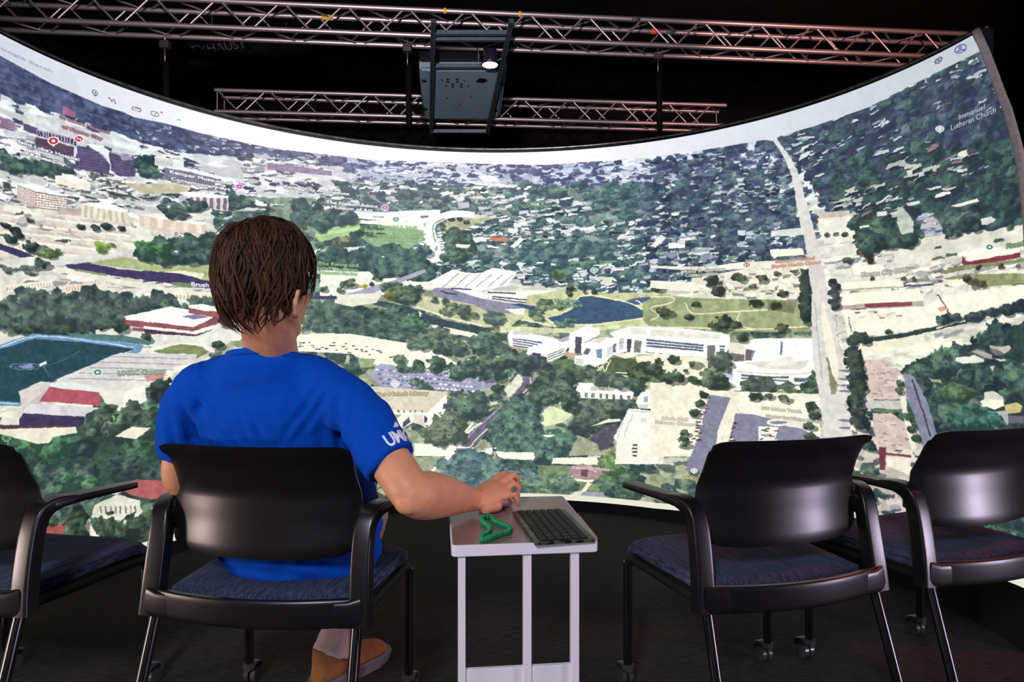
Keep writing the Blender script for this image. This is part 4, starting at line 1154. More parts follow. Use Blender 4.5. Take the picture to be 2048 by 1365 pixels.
def paint_bar():
    low = [(-700, -420), (-300, -85), (0, 111), (99, 165), (206, 212), (247, 224), (267, 234), (332, 247), (400, 266), (468, 281), (547, 297), (700, 315), (737, 320), (839, 323), (976, 328), (1093, 330), (1182, 323), (1298, 315), (1420, 298), (1537, 278), (1629, 252), (1738, 214), (1848, 157), (1957, 104), (2100, 20), (2300, -120), (2500, -300)]
    L = []
    for a, b in zip(low[:-1], low[1:]):
        for j in range(6):
            L.append((a[0] + (b[0] - a[0]) * j / 6, a[1] + (b[1] - a[1]) * j / 6))
    L = np.array(L)
    x, y = px2tex(L[:, 0], L[:, 1])
    yy = np.interp(np.arange(TW), x, y)
    px_at = np.interp(np.arange(TW), x, L[:, 0])
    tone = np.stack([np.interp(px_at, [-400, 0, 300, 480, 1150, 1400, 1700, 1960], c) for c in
                     ([190, 214, 236, 254, 254, 232, 212, 196], [196, 220, 240, 255, 255, 236, 218, 204], [208, 232, 248, 255, 255, 244, 228, 210])], 1) / 255  # projector's falloff painted into the bar: white centre, greyer ends
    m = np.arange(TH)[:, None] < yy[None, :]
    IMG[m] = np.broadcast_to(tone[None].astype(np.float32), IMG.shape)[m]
    # the search box
    box = [(-60, 60), (0, 92), (80, 132), (160, 150), (152, 165), (165, 183), (145, 186), (80, 150), (0, 108), (-60, 74)]
    poly(box, (206, 212, 222), 0.0, 0.35)
    # icons
    INK = (70, 74, 84)

    def ring(cx, cy, rx, ry, w, col, slope=0.4, n=26):
        q = [(cx + rx * math.cos(t), cy + ry * math.sin(t) + slope * rx * math.cos(t)) for t in np.linspace(0, 2 * math.pi, n)]
        road(q, w, col, 0)

    ring(190, 185.5, 5.2, 4.6, 1.3, INK)
    poly([(186, 188), (194, 191), (190.5, 193)], INK, 0)
    ring(190.5, 186, 1.0, 0.9, 1.4, INK)
    road([(217, 196), (221, 198), (224, 204), (228, 199), (231, 206)], 1.3, INK, 0)
    ring(218, 196, .8, .7, 1.3, INK)
    ring(231, 206.5, .8, .7, 1.3, INK)
    for a, b in (((265, 213), (282, 218)), ((282, 218), (281, 224)), ((281, 224), (264, 219)), ((264, 219), (265, 213))):
        road([a, b], 1.2, INK, 0)
    for k in range(4):
        road([(268 + k * 3.4, 214.4 + k), (267.8 + k * 3.4, 216.6 + k)], 0.9, INK, 0)
    ring(310, 228, 8, 4.6, 1.2, INK, .25)
    road([(310, 228), (313, 226)], 1.2, INK, 0)
    road([(310, 228), (311, 231)], 1.2, INK, 0)
    ring(323.5, 225, .9, .7, 1.8, (170, 30, 40), .2)
    road([(354, 240.5), (358, 239), (361, 242)], 1.2, (120, 126, 136), 0)
    # cog and account badge
    ring(1877, 121, 6.0, 4.6, 1.4, (60, 60, 90), -.45)
    ring(1877, 121, 1.8, 1.4, 1.6, (60, 60, 90), -.45)
    for t in np.linspace(0, 2 * math.pi, 8, endpoint=False):
        x0, y0 = 1877 + 6.5 * math.cos(t), 121 + 5 * math.sin(t) - .45 * 6.5 * math.cos(t)
        x1, y1 = 1877 + 8.8 * math.cos(t), 121 + 6.8 * math.sin(t) - .45 * 8.8 * math.cos(t)
        road([(x0, y0), (x1, y1)], 2.2, (60, 60, 90), 0)
    ring(1921, 98, 11.5, 8, 1.9, (74, 66, 156), -.3)
    ring(1920, 95.5, 3.0, 2.4, 1.8, (74, 66, 156), -.3)
    road([(1913, 104), (1921, 101), (1929, 99)], 2.0, (74, 66, 156), 0)


def text_mask_tris(body):
    cu = bpy.data.curves.new('t', 'FONT')
    cu.body = body
    cu.size = 1.0
    cu.resolution_u = 2
    cu.align_x = 'CENTER'
    o = bpy.data.objects.new('t', cu)
    COL.objects.link(o)
    dg = bpy.context.evaluated_depsgraph_get()
    me = o.evaluated_get(dg).to_mesh()
    me.calc_loop_triangles()
    V = np.array([v.co[:2] for v in me.vertices]) if len(me.vertices) else np.zeros((0, 2))
    T = [tuple(t.vertices) for t in me.loop_triangles]
    o.to_mesh_clear()
    bpy.data.objects.remove(o)
    bpy.data.curves.remove(cu)
    return V, T


def text(body, px, py, h, color, halo=(50, 56, 70), bold=1, alpha=1.0, wide=1.0, halo_a=0.75):
    """one line, centred on (px, py); h = cap height in photograph pixels"""
    V, T = text_mask_tris(body)
    if not len(V):
        return
    cx, cy = px2tex(px, py)
    bx, by = px2tex(px + 4, py + 4)
    sx, sy = abs(bx - cx) / 4, abs(by - cy) / 4
    k = h / 0.70
    X = cx + V[:, 0] * k * sx * wide
    Y = cy - (V[:, 1] - 0.35) * k * sy
    x0, x1 = int(max(X.min() - 5, 0)), int(min(X.max() + 6, TW))
    y0, y1 = int(max(Y.min() - 5, 0)), int(min(Y.max() + 6, TH))
    if x1 <= x0 or y1 <= y0:
        return
    SS = 2
    m = np.zeros(((y1 - y0) * SS, (x1 - x0) * SS), bool)
    for t in T:
        P = np.stack([(X[list(t)] - x0) * SS, (Y[list(t)] - y0) * SS], 1)
        a0, b0 = np.floor(P.min(0)).astype(int)
        a1, b1 = np.ceil(P.max(0)).astype(int) + 1
        a0, b0 = max(a0, 0), max(b0, 0)
        a1, b1 = min(a1, m.shape[1]), min(b1, m.shape[0])
        if a1 <= a0 or b1 <= b0:
            continue
        gx, gy = np.arange(a0, a1)[None] + .5, np.arange(b0, b1)[:, None] + .5
        s = None
        ok = np.ones((b1 - b0, a1 - a0), bool)
        ar = (P[1, 0] - P[0, 0]) * (P[2, 1] - P[0, 1]) - (P[1, 1] - P[0, 1]) * (P[2, 0] - P[0, 0])
        sg = 1 if ar > 0 else -1
        for i in range(3):
            (ax, ay), (cx2, cy2) = P[i], P[(i + 1) % 3]
            ok &= sg * ((cx2 - ax) * (gy - ay) - (cy2 - ay) * (gx - ax)) >= 0
        m[b0:b1, a0:a1] |= ok

    def dil(q, r):
        o = q.copy()
        for dx in range(-r, r + 1):
            for dy in range(-r, r + 1):
                if dx * dx + dy * dy <= r * r + 1:
                    o |= np.roll(np.roll(q, dx, 1), dy, 0)
        return o
    down = lambda q: q.reshape(y1 - y0, SS, x1 - x0, SS).mean((1, 3)).astype(np.float32)[..., None]
    reg = IMG[y0:y1, x0:x1]
    if halo is not None:
        a = down(dil(m, 4)) * halo_a
        reg[:] = reg * (1 - a) + np.array(halo, np.float32) / 255 * a
    a = down(dil(m, bold) if bold else m) * alpha
    reg[:] = reg * (1 - a) + np.array(color, np.float32) / 255 * a


def pin(px, py, r, col, core=(250, 250, 250), glyph=None, slope=0.0):
    el = lambda q: [(px + q * math.cos(t), py + q * .72 * math.sin(t)) for t in np.linspace(0, 2 * math.pi, 22, endpoint=False)]
    poly(el(r * 1.32), (246, 246, 246), 0)
    poly([(px - r * .5, py + r * .8), (px + r * .5, py + r * .8), (px, py + r * 1.35)], (246, 246, 246), 0)
    poly(el(r), col, 0)
    if glyph:
        text(glyph, px, py, r * 0.9, core, None, 1, wide=1.5)
    else:
        poly(el(r * .45), core, 0)


def paint_labels():
    W, MG = (255, 255, 255), (206, 238, 166)
    text('to Google Earth', 33, 111, 10.5, (150, 158, 176), None, 1, .75, 1.5)
    text("St Luke's Hospital", 170, 250, 8, (206, 166, 176), (96, 60, 80), 0, 1, 1.2)
    text('of Kansas City', 165, 266, 8, (206, 166, 176), (96, 60, 80), 0, 1, 1.2)
    text("Saint Luke's Hospital", 98, 302, 9, W, (52, 52, 76), 1, 1, 1.15)
    text('of Kansas City', 88, 317, 9, W, (52, 52, 76), 1, 1, 1.15)
    pin(107, 282, 9, (186, 34, 52))
    pin(158, 278, 7.5, (186, 34, 52), glyph='H')
    text('Kemper Museum of', 402, 356, 8, W, (80, 86, 100), 1, 1, 1.35)
    text('Contemporary Art', 402, 369, 8, W, (80, 86, 100), 1, 1, 1.35)
    pin(478.5, 373.5, 6.5, (222, 60, 190), (240, 180, 236))
    text('Kansas City Art Institute', 634, 381, 6.5, W, (60, 80, 84), 1, 1, 1.4)
    pin(634, 393.5, 5, (190, 206, 216))
    text('The Nelson-Atkins', 704, 409, 6.5, W, (80, 100, 110), 1, 1, 1.45)
    text('Museum of Art', 704, 418, 6.5, W, (80, 100, 110), 1, 1, 1.45)
    pin(770, 415.5, 6, (226, 70, 196), (240, 180, 236))
    text("St Paul's Episcopal", 774, 354, 6.5, (232, 238, 240), (130, 150, 170), 0, 1, 1.5)
    text('Day Schools', 774, 362, 6.5, (232, 238, 240), (130, 150, 170), 0, 1, 1.5)
    pin(702, 352.5, 5.5, (196, 210, 220))
    text('Donald J. Hall', 795, 455, 6.5, MG, (110, 150, 110), 0, 1, 1.5)
    text('Sculpture Park (Giant...', 790, 464, 6.5, MG, (110, 150, 110), 0, 1, 1.4)
    text('Iconic art artwork in', 791, 472, 4.6, MG, (110, 150, 110), 0, 1, 1.6)
    text('a year-round setting', 791, 479, 4.6, MG, (110, 150, 110), 0, 1, 1.6)
    pin(792, 439, 6, (70, 160, 140), (214, 240, 226))
    text('The Ewing and', 677, 529, 6.6, MG, (90, 120, 96), 0, 1, 1.45)
    text('Muriel Kauffman', 671, 538, 6.6, MG, (90, 120, 96), 0, 1, 1.45)
    text('Memorial Garden', 677, 547, 5, MG, (110, 150, 120), 0, 1, 1.45)
    text('Brush Creek', 422, 571, 9, W, (62, 52, 100), 1, 1, 1.2)
    text('Brush Creek', 1062, 665, 6.8, W, (170, 180, 150), 0, 1, 1.4)
    text('Gillham Park', 1128, 379, 5.5, (170, 214, 170), (86, 116, 112), 0, 1, 1.5)
    text('Robert', 1072, 404, 5.5, (160, 206, 150), (80, 110, 100), 0, 1, 1.5)
    text('Gillham Park', 1072, 412, 5.5, (160, 206, 150), (80, 110, 100), 0, 1, 1.5)
    text('Sycamore Station', 1188, 524, 6.2, (160, 216, 140), (70, 100, 84), 0, 1, 1.5)
    pin(1188, 541, 6, (120, 190, 160), (230, 246, 236))
    text('Kauffman', 1134, 602, 6.2, (170, 220, 130), (70, 100, 120), 0, 1, 1.5)
    text('Legacy Park', 1134, 611, 6.2, (170, 220, 130), (70, 100, 120), 0, 1, 1.5)
    text('Faith Mission Church', 1366, 503, 6.5, W, (90, 104, 100), 0, 1, 1.35)
    pin(1363, 485, 6, (200, 208, 210))
    text('Anita B. Gorman', 1408, 541, 6.5, W, (120, 122, 110), 0, 1, 1.3)
    text('Conservation', 1402, 549, 6.5, W, (120, 122, 110), 0, 1, 1.3)
    pin(1408, 566, 5, (214, 214, 206))
    pin(1493, 530, 6, (206, 60, 60), glyph='H')
    text('Research Medical', 1590, 520, 6, (206, 122, 112), (196, 170, 156), 0, 1, 1.3)
    text('Baptist Health Center', 1592, 529, 6, (206, 122, 112), (196, 170, 156), 0, 1, 1.3)
    text('Kansas City DMV', 1770, 545, 7.5, (240, 240, 226), (120, 120, 112), 0, 1, 1.25)
    pin(1766, 523, 5.5, (196, 204, 204))
    pin(1979, 494.5, 6.5, (44, 142, 98))
    text('Planet Fitness', 2045, 487, 7.5, (170, 196, 140), (56, 84, 50), 0, 1, 1.1)
    text('Immanuel', 1943, 224, 8, (236, 238, 240), (60, 66, 96), 0, 1, 1.2)
    text('Lutheran Church', 1946, 238, 8, (236, 238, 240), (60, 66, 96), 0, 1, 1.15)
    pin(1879.5, 258, 7, (170, 184, 200), glyph='+')
    text('UMKC Campus', 284, 745, 8, (190, 222, 170), (86, 110, 84), 0, 1, 1.3)
    pin(195.5, 745, 7.5, (44, 140, 104))
    text('Miller Nichols Library', 800, 788, 7.5, (236, 228, 206), (120, 108, 84), 0, 1, 1.2)
    pin(790.5, 768, 7, (206, 212, 222), glyph='m')
    text('Student Parking Lot', 570, 665, 6.5, W, (110, 120, 110), 0, 1, 1.3)
    text('KATRIX', 1205, 778, 6, (236, 234, 216), (150, 146, 130), 0, 1, 1.5)
    text('Linda Hall', 1350, 838, 6.5, (240, 238, 220), (170, 164, 146), 0, 1, 1.4)
    text('Science Center', 1350, 847, 6.5, (240, 238, 220), (170, 164, 146), 0, 1, 1.4)
    pin(1287, 841, 5.5, (208, 216, 214))
    text('KC Urban Youth', 1563, 820, 6, (240, 238, 220), (160, 150, 130), 0, 1, 1.35)
    text('Center for Nurse Studies', 1588, 838, 6, (240, 238, 220), (150, 144, 134), 0, 1, 1.3)
    text('Cambridge House', 1181, 937, 6, W, (170, 140, 140), 0, 1, 1.2)
    text('UMKC', 1381, 957, 6.5, (226, 216, 180), (140, 126, 84), 0, 1, 1.2)
    pin(1388, 942, 5.5, (196, 210, 200))
    # mouse arrow
    poly([(837, 622), (846, 628), (841, 629), (843, 633), (840, 634), (838.5, 630)], (250, 250, 250), 0)


paint_ground()
paint_regions()
melt(5, 260, 11)
paint_left()
paint_centre()
paint_right()
melt(1.1, 330, 21)
IMG = np.clip((IMG - 0.42) * 1.12 + 0.45, 0, 1)
_l = IMG.mean(2, keepdims=True)
IMG = _l + (IMG - _l) * 0.74
IMG = np.clip(IMG * (1 + (0.40 - 0.37 * _l) * (fractal(TW, TH, 500, 2, 31, .8)[..., None] - .5)), 0, 1)
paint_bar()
paint_labels()
# white lower margin
for _c in range(TW):
    _a = math.degrees(AL - (AL - AR) * _c / TW)
    _z = float(np.interp(_a, [-5, 5, 40, 60], [0.21, 0.19, 0.09, SZ0])) + 0.032
    IMG[int((SZ1 - _z) / (SZ1 - SZ0) * TH):, _c] = np.array([236, 233, 214], np.float32) / 255
# softness of the projection, then its slightly cool and contrasty rendering
K = IMG.copy()
K[1:-1, 1:-1] = IMG[1:-1, 1:-1] * .5 + (IMG[:-2, 1:-1] + IMG[2:, 1:-1] + IMG[1:-1, :-2] + IMG[1:-1, 2:]) * .125
IMG = np.clip(K * (1 + 0.05 * (N_FINE[..., None] - .5)), 0, 1)

screen_image = bpy.data.images.new('screen_picture', TW, TH, alpha=False)
buf = np.ones((TH, TW, 4), np.float32)
buf[..., :3] = IMG[::-1]
screen_image.pixels.foreach_set(buf.ravel())
screen_image.update()
screen_image.pack()


# ------------------------------------------------------------------ the curved projection screen: the object
def screen_material():
    m = bpy.data.materials.new('lit_screen')
    m.use_nodes = True
    nt = m.node_tree
    b = nt.nodes['Principled BSDF']
    b.inputs['Base Color'].default_value = (0.02, 0.02, 0.02, 1)
    b.inputs['Roughness'].default_value = 1.0
    b.inputs['Specular IOR Level'].default_value = 0.0
    t = nt.nodes.new('ShaderNodeTexImage')
    t.image = screen_image
    t.extension = 'EXTEND'
    nt.links.new(t.outputs[0], b.inputs['Emission Color'])
    b.inputs['Emission Strength'].default_value = 1.0
    return m


def edge_angle(z):
    """the right edge of the cloth runs aslant, farther round towards the floor"""
    return math.radians(float(np.interp(z, [0.2, .8, 1.2, 1.457, 1.579, 1.687, 1.843, 1.905, 1.973, 2.075, 2.172], [-3, -2.6, -2.2, -1.62, -1.03, -.29, 1.36, 2.33, 3.16, 4.52, 5.96])))


def foot_z(a):
    """lower edge of the cloth, rising towards its right-hand end"""
    return float(np.interp(math.degrees(a), [-5, 5, 40, 60], [0.21, 0.19, 0.09, SZ0]))


def build_screen():
    t = thing('projection_screen', 'huge curved projection screen showing an aerial view of a city', 'screen', (SCX, SCY, 0))
    NA, NZ = 220, 48
    V, UV = [], []
    for j in range(NZ + 1):
        ar = edge_angle(SZ0 + (SZ1 - SZ0) * j / NZ)
        for i in range(NA + 1):
            a = AL + (ar - AL) * i / NA
            z = foot_z(a) + (SZ1 - foot_z(a)) * j / NZ
            r = SCR
            V.append((r * math.cos(a), r * math.sin(a), z))
            UV.append(((AL - a) / (AL - AR), (z - SZ0) / (SZ1 - SZ0)))
    Fc = []
    for j in range(NZ):
        for i in range(NA):
            a = j * (NA + 1) + i
            Fc.append((a, a + 1, a + NA + 2, a + NA + 1))
    me = mesh(V, Fc, 'screen_surface')
    uv = me.uv_layers.new(name='UVMap')
    for l in me.loops:
        uv.data[l.index].uv = UV[l.vertex_index]
    link('screen_surface', me, screen_material(), t, True)
    black = mat('black_cloth', (0.008, 0.008, 0.01), 0.9, spec=0.1)
    # dark backing a little behind the cloth
    g = Geo()
    rings = []
    for i in range(121):
        a = AL + (edge_angle(SZ1) - math.radians(0.5) - AL) * i / 120
        c, s = math.cos(a), math.sin(a)
        ring = [(r * c, r * s, z) for r, z in ((SCR + .012, foot_z(a)), (SCR + .012, SZ1 - .004), (SCR + .03, SZ1 + .022), (SCR + .07, SZ1 + .022), (SCR + .07, 0.02))]
        rings.append(ring)
    g.loft(rings, True, True)
    g.build('backing', black, t, False)
    # rail along the top, with a thin bright lip
    rail_m = mat('rail_metal', (0.10, 0.12, 0.11), 0.35, 0.8, noise=(30, (0.03, 0.04, 0.04), 0.2))
    for rr, zz, rad in ((SCR + .03, SZ1 + .028, .008), (SCR + .062, SZ1 + .036, .006)):
        g = Geo()
        pts = []
        for i in range(121):
            a = AL + (edge_angle(SZ1) - AL) * i / 120
            pts.append((rr * math.cos(a), rr * math.sin(a), zz))
        g.tube(pts, rad, 8)
        g.build('top_rail', rail_m, t, True)
    # grey fabric sleeve down the right edge
    g = Geo()
    pts, sz = [], []
    for j in range(41):
        z = SZ1 + .01 - (SZ1 - SZ0 - .16) * j / 40
        a = edge_angle(z) - math.radians(0.5)
        pts.append(((SCR + .006) * math.cos(a), (SCR + .006) * math.sin(a), z))
        sz.append((0.014, 0.011))
    g.sweep(pts, sz, 14, True, 2.2, side=(math.cos(0.1), -math.sin(0.5), 0))
    g.build('edge_sleeve', mat('grey_sleeve', (0.40, 0.34, 0.33), 0.8, noise=(60, (0.28, 0.24, 0.24), .2)), t, True)
    # dark skirt to the floor
    g = Geo()
    rings = []
    for i in range(121):
        a = AL + (edge_angle(SZ0) - AL) * i / 120
        c, s = math.cos(a), math.sin(a)
        rings.append([((SCR + d) * c, (SCR + d) * s, z) for d, z in ((-.012, 0.0), (.003, foot_z(a) - .001), (.011, foot_z(a) - .001), (.07, SZ0), (.07, 0.0))])
    g.loft(rings, True, True)
    g.build('skirt', black, t, False)
    return t


build_screen()

# ------------------------------------------------------------------ the dark room
def carpet_material():
    m = bpy.data.materials.new('dark_carpet')
    m.use_nodes = True
    nt = m.node_tree
    b = nt.nodes['Principled BSDF']
    b.inputs['Roughness'].default_value = 0.95
    b.inputs['Specular IOR Level'].default_value = 0.15
    tc = nt.nodes.new('ShaderNodeTexCoord')
    mp = nt.nodes.new('ShaderNodeMapping')
    mp.inputs['Scale'].default_value = (6, 75, 1)
    n = nt.nodes.new('ShaderNodeTexNoise')
    n.inputs['Scale'].default_value = 4
    n.inputs['Detail'].default_value = 6
    nt.links.new(tc.outputs['Object'], mp.inputs[0])
    nt.links.new(mp.outputs[0], n.inputs['Vector'])
    n2 = nt.nodes.new('ShaderNodeTexNoise')
    n2.inputs['Scale'].default_value = 420
    nt.links.new(tc.outputs['Object'], n2.inputs['Vector'])
    mx = nt.nodes.new('ShaderNodeMath')
    mx.operation = 'MULTIPLY'
    nt.links.new(n.outputs['Fac'], mx.inputs[0])
    nt.links.new(n2.outputs['Fac'], mx.inputs[1])
    r = nt.nodes.new('ShaderNodeValToRGB')
    r.color_ramp.elements[0].position = 0.16
    r.color_ramp.elements[1].position = 0.42
    r.color_ramp.elements[0].color = (0.008, 0.0075, 0.008, 1)
    r.color_ramp.elements[1].color = (0.062, 0.056, 0.056, 1)
    nt.links.new(mx.outputs[0], r.inputs[0])
    nt.links.new(r.outputs[0], b.inputs['Base Color'])
    bp = nt.nodes.new('ShaderNodeBump')
    bp.inputs['Strength'].default_value = 0.7
    bp.inputs['Distance'].default_value = 0.004
    nt.links.new(mx.outputs[0], bp.inputs['Height'])
    nt.links.new(bp.outputs[0], b.inputs['Normal'])
    return m


def slab(name, c, s, m):
    g = Geo()
    g.box(c, s)
    o = g.build(name, m)
    o['kind'] = 'structure'
    return o


XL, XR, YF, YB, ZC = -6.5, 6.5, -3.2, 12.5, 5.4
BLACKPAINT = mat('black_paint', (0.003, 0.003, 0.0035), 0.9, spec=0.08, noise=(3, (0.006, 0.005, 0.006), .2))
slab('floor', ((XL + XR) / 2, (YF + YB) / 2, -0.05), (XR - XL, YB - YF, 0.1), carpet_material())
slab('wall_left', (XL - .05, (YF + YB) / 2, ZC / 2), (0.1, YB - YF, ZC), BLACKPAINT)
slab('wall_right', (XR + .05, (YF + YB) / 2, ZC / 2), (0.1, YB - YF, ZC), BLACKPAINT)
slab('wall_back', ((XL + XR) / 2, YB + .05, ZC / 2), (XR - XL + .2, 0.1, ZC), BLACKPAINT)
slab('wall_front', ((XL + XR) / 2, YF - .05, ZC / 2), (XR - XL + .2, 0.1, ZC), BLACKPAINT)
slab('ceiling', ((XL + XR) / 2, (YF + YB) / 2, ZC + .05), (XR - XL + .2, YB - YF + .2, 0.1), BLACKPAINT)

# ------------------------------------------------------------------ lighting trusses
ALU = mat('scratched_aluminium', (0.52, 0.50, 0.52), 0.42, 0.85, noise=(14, (0.30, 0.29, 0.31), .25), bump=(90, 0.15, 0.002))
YELLOW = mat('yellow_tape', (0.75, 0.42, 0.01), 0.6)
REDTAPE = mat('red_tape', (0.75, 0.05, 0.02), 0.6)
DARKMARK = mat('dark_sticker', (0.05, 0.05, 0.06), 0.6)
_unit = None


def rod(name, a, b, r, m, parent, inv, n=8):
    """a straight rod that shares one unit mesh"""
    global _unit
    if _unit is None:
        g = Geo()
        rings = [[(math.cos(2 * math.pi * k / n), math.sin(2 * math.pi * k / n), z) for k in range(n)] for z in (0, 1)]
        g.loft(rings)
        _unit = mesh(g.v, g.f, 'rod')
        _unit.materials.append(m)
        smooth_by_angle(_unit, 50)
    me = _unit
    o = bpy.data.objects.new(name, me)
    COL.objects.link(o)
    o.parent = parent
    d = Vector(b) - Vector(a)
    q = d.to_track_quat('Z', 'Y').to_matrix().to_4x4()
    o.matrix_local = inv @ (Matrix.Translation(a) @ q @ Matrix.Diagonal((r, r, d.length, 1)))
    return o


def truss(label, A, B, step, phase, tapes):
    """A, B: ends of the near lower chord; the box is 0.29 m square"""
    A, B = Vector(A), Vector(B)
    S = 0.29
    ux = (B - A).normalized()
    back = Vector((0, 0, 1)).cross(ux).normalized()
    up = ux.cross(back) * -1
    if up.z < 0:
        up = -up
    if back.y < 0:
        back = -back
    t = thing('lighting_truss', label, 'truss', A)
    inv = Matrix.Translation(-A)
    off = {'nb': Vector(), 'nt': up * S, 'fb': back * S, 'ft': up * S + back * S}
    for k, v in off.items():
        rod('chord', A + v, B + v, 0.030, ALU, t, inv)
    L = (B - A).length
    for f, (p, q) in enumerate((('nb', 'nt'), ('fb', 'ft'), ('nb', 'fb'), ('nt', 'ft'))):
        x = (phase[f] % 1) * step - step
        i = 0
        while x < L - 0.05:
            x0, x1 = x + 0.03, x + step / 2 - 0.03
            a, b = (off[p], off[q]) if i % 2 == 0 else (off[q], off[p])
            if x0 > 0.02 and x1 < L:
                rod('brace', A + ux * x0 + a, A + ux * x1 + b, 0.0118, ALU, t, inv)
            x += step / 2
            i += 1
    # end frames
    for x in (0.03, L - 0.03):
        for p, q in (('nb', 'nt'), ('fb', 'ft'), ('nb', 'fb'), ('nt', 'ft')):
            if x < 1 or q != 'nt':
                rod('end_brace', A + ux * x + off[p], A + ux * x + off[q], 0.0095, ALU, t, inv)
    for key, x, w, m, lab in tapes:
        g = Geo()
        c = A + off[key] + ux * x - A
        g.tube([c - ux * w / 2, c + ux * w / 2], 0.032, 14)
        o = g.build('tape', m, t, True)
        if lab:
            o['label'] = lab
    return t, ux, back, up


def chord_x(A, ux, off, px):
    """distance along the truss at which the chord crosses the measured column"""
    r = (px - 1024) / F_PX
    P = A + off
    return (r * P.y - P.x) / (ux.x - r * ux.y)


# the ends of the near lower chords, from their level and the measured rows
TA, TB = at(-190, 27, 7.20), at(1934, 115.2, 8.315)
TA.z = TB.z = 4.44
UA, UB = at(430, 222, 9.31), at(1452, 249, 9.93)
UA.z = UB.z = 4.115
_ux = (TB - TA).normalized()
_bk = Vector((0, 0, 1)).cross(_ux).normalized()
_up = Vector((0, 0, 1))
tp = [('ft', chord_x(TA, _ux, (_bk + _up) * .29, 655), .13, YELLOW, 'yellow tape'),
      ('nt', chord_x(TA, _ux, _up * .29, 890), .03, YELLOW, 'yellow tape'),
      ('nt', chord_x(TA, _ux, _up * .29, 1040), .03, YELLOW, 'yellow tape'),
      ('ft', chord_x(TA, _ux, (_bk + _up) * .29, 1310), .10, REDTAPE, 'red tape'),
      ('ft', chord_x(TA, _ux, (_bk + _up) * .29, 1340), .10, DARKMARK, 'dark oval sticker'),
      ('nt', chord_x(TA, _ux, _up * .29, 1271), .10, DARKMARK, 'dark oval sticker')]
truss1 = truss('long aluminium box truss with yellow and red tape, nearer and higher of the two', TA, TB, 0.685, (.15, .62, .35, .9), tp)
truss2 = truss('shorter plain aluminium box truss hanging farther back behind the projector', UA, UB, 0.70, (.5, .05, .3, .8), [])


def hanger(px, py, Y, lab):
    p = at(px, py, Y)
    t = thing('truss_hanger', lab, 'hanger', p, 0, 'hangers below the long truss')
    dk = mat('hanger_grey', (0.018, 0.018, 0.022), 0.6)
    g = Geo()
    g.box((0, 0, 0), (.10, .08, .085), bev=.008)
    g.build('clamp_box', dk, t)
    g = Geo()
    g.tube([(0, 0, -.04), (0, 0, -.20)], .006, 8)
    g.tube([(0, 0, .04), (0, 0, .12)], .010, 8)
    g.build('bolt', ALU, t, True)
    g = Geo()
    g.tube([(.01, 0, -.2), (.02, 0, -.9)], .035, 12)
    g.build('hanging_pipe', mat('pipe_black', (0.002, 0.002, 0.002), 0.8, spec=0.1), t, True)
    return t


hanger(330, 90, 7.66, 'small grey clamp box with pipe under left half of the long truss')
hanger(815, 97, 7.90, 'small grey clamp box with pipe beside the projector, under the long truss')
hanger(1316, 112, 8.22, 'small clamp box with pipe under the right half of the long truss')


def duct():
    a, b = at(372, 112, 9.0), at(620, 86, 9.6)
    t = thing('air_duct', 'black air duct lettered EXHAUST in the dark behind the long truss', 'duct', a)
    g = Geo()
    d = (b - a)
    g.tube([(0, 0, 0), tuple(d)], .17, 24)
    g.build('pipe', mat('duct_black', (0.003, 0.003, 0.004), 0.8, spec=.05), t, True)
    for k in (.2, .8):
        q = d * k
        g = Geo()
        g.tube([tuple(q + Vector((0, 0, .15))), (q.x, q.y, ZC - a.z)], .008, 6)
        g.build('hanging_rod', DARKMARK, t, True)
    cu = bpy.data.curves.new('lettering', 'FONT')
    cu.body = 'EXHAUST'
    cu.size = 0.155
    cu.extrude = .002
    tmp = bpy.data.objects.new('lettering', cu)
    COL.objects.link(tmp)
    me = bpy.data.meshes.new_from_object(tmp.evaluated_get(bpy.context.evaluated_depsgraph_get()))
    bpy.data.objects.remove(tmp)
    me.materials.clear()
    o = link('lettering', me, mat('faint_lettering', (0.03, 0.03, 0.07), 0.8), t)
    ang = math.atan2(d.z, d.x)
    o.rotation_euler = (math.radians(90), -ang, math.atan2(d.y, d.x))
    nrm = Vector((d.y, -d.x, 0)).normalized()
    o.location = nrm * .176 + Vector((.10, 0, -.05))
    return t


duct()


# ------------------------------------------------------------------ projector and the frame it lies on
def rail_pt(x, t):
    """point on the sloping frame: x across at the near end in metres, t = 0 near .. 1 far"""
    Y = 7.4 + 2.5 * t
    z = CAM_Z + 3.37 - 0.42 * t
    return Vector((x, Y, z))


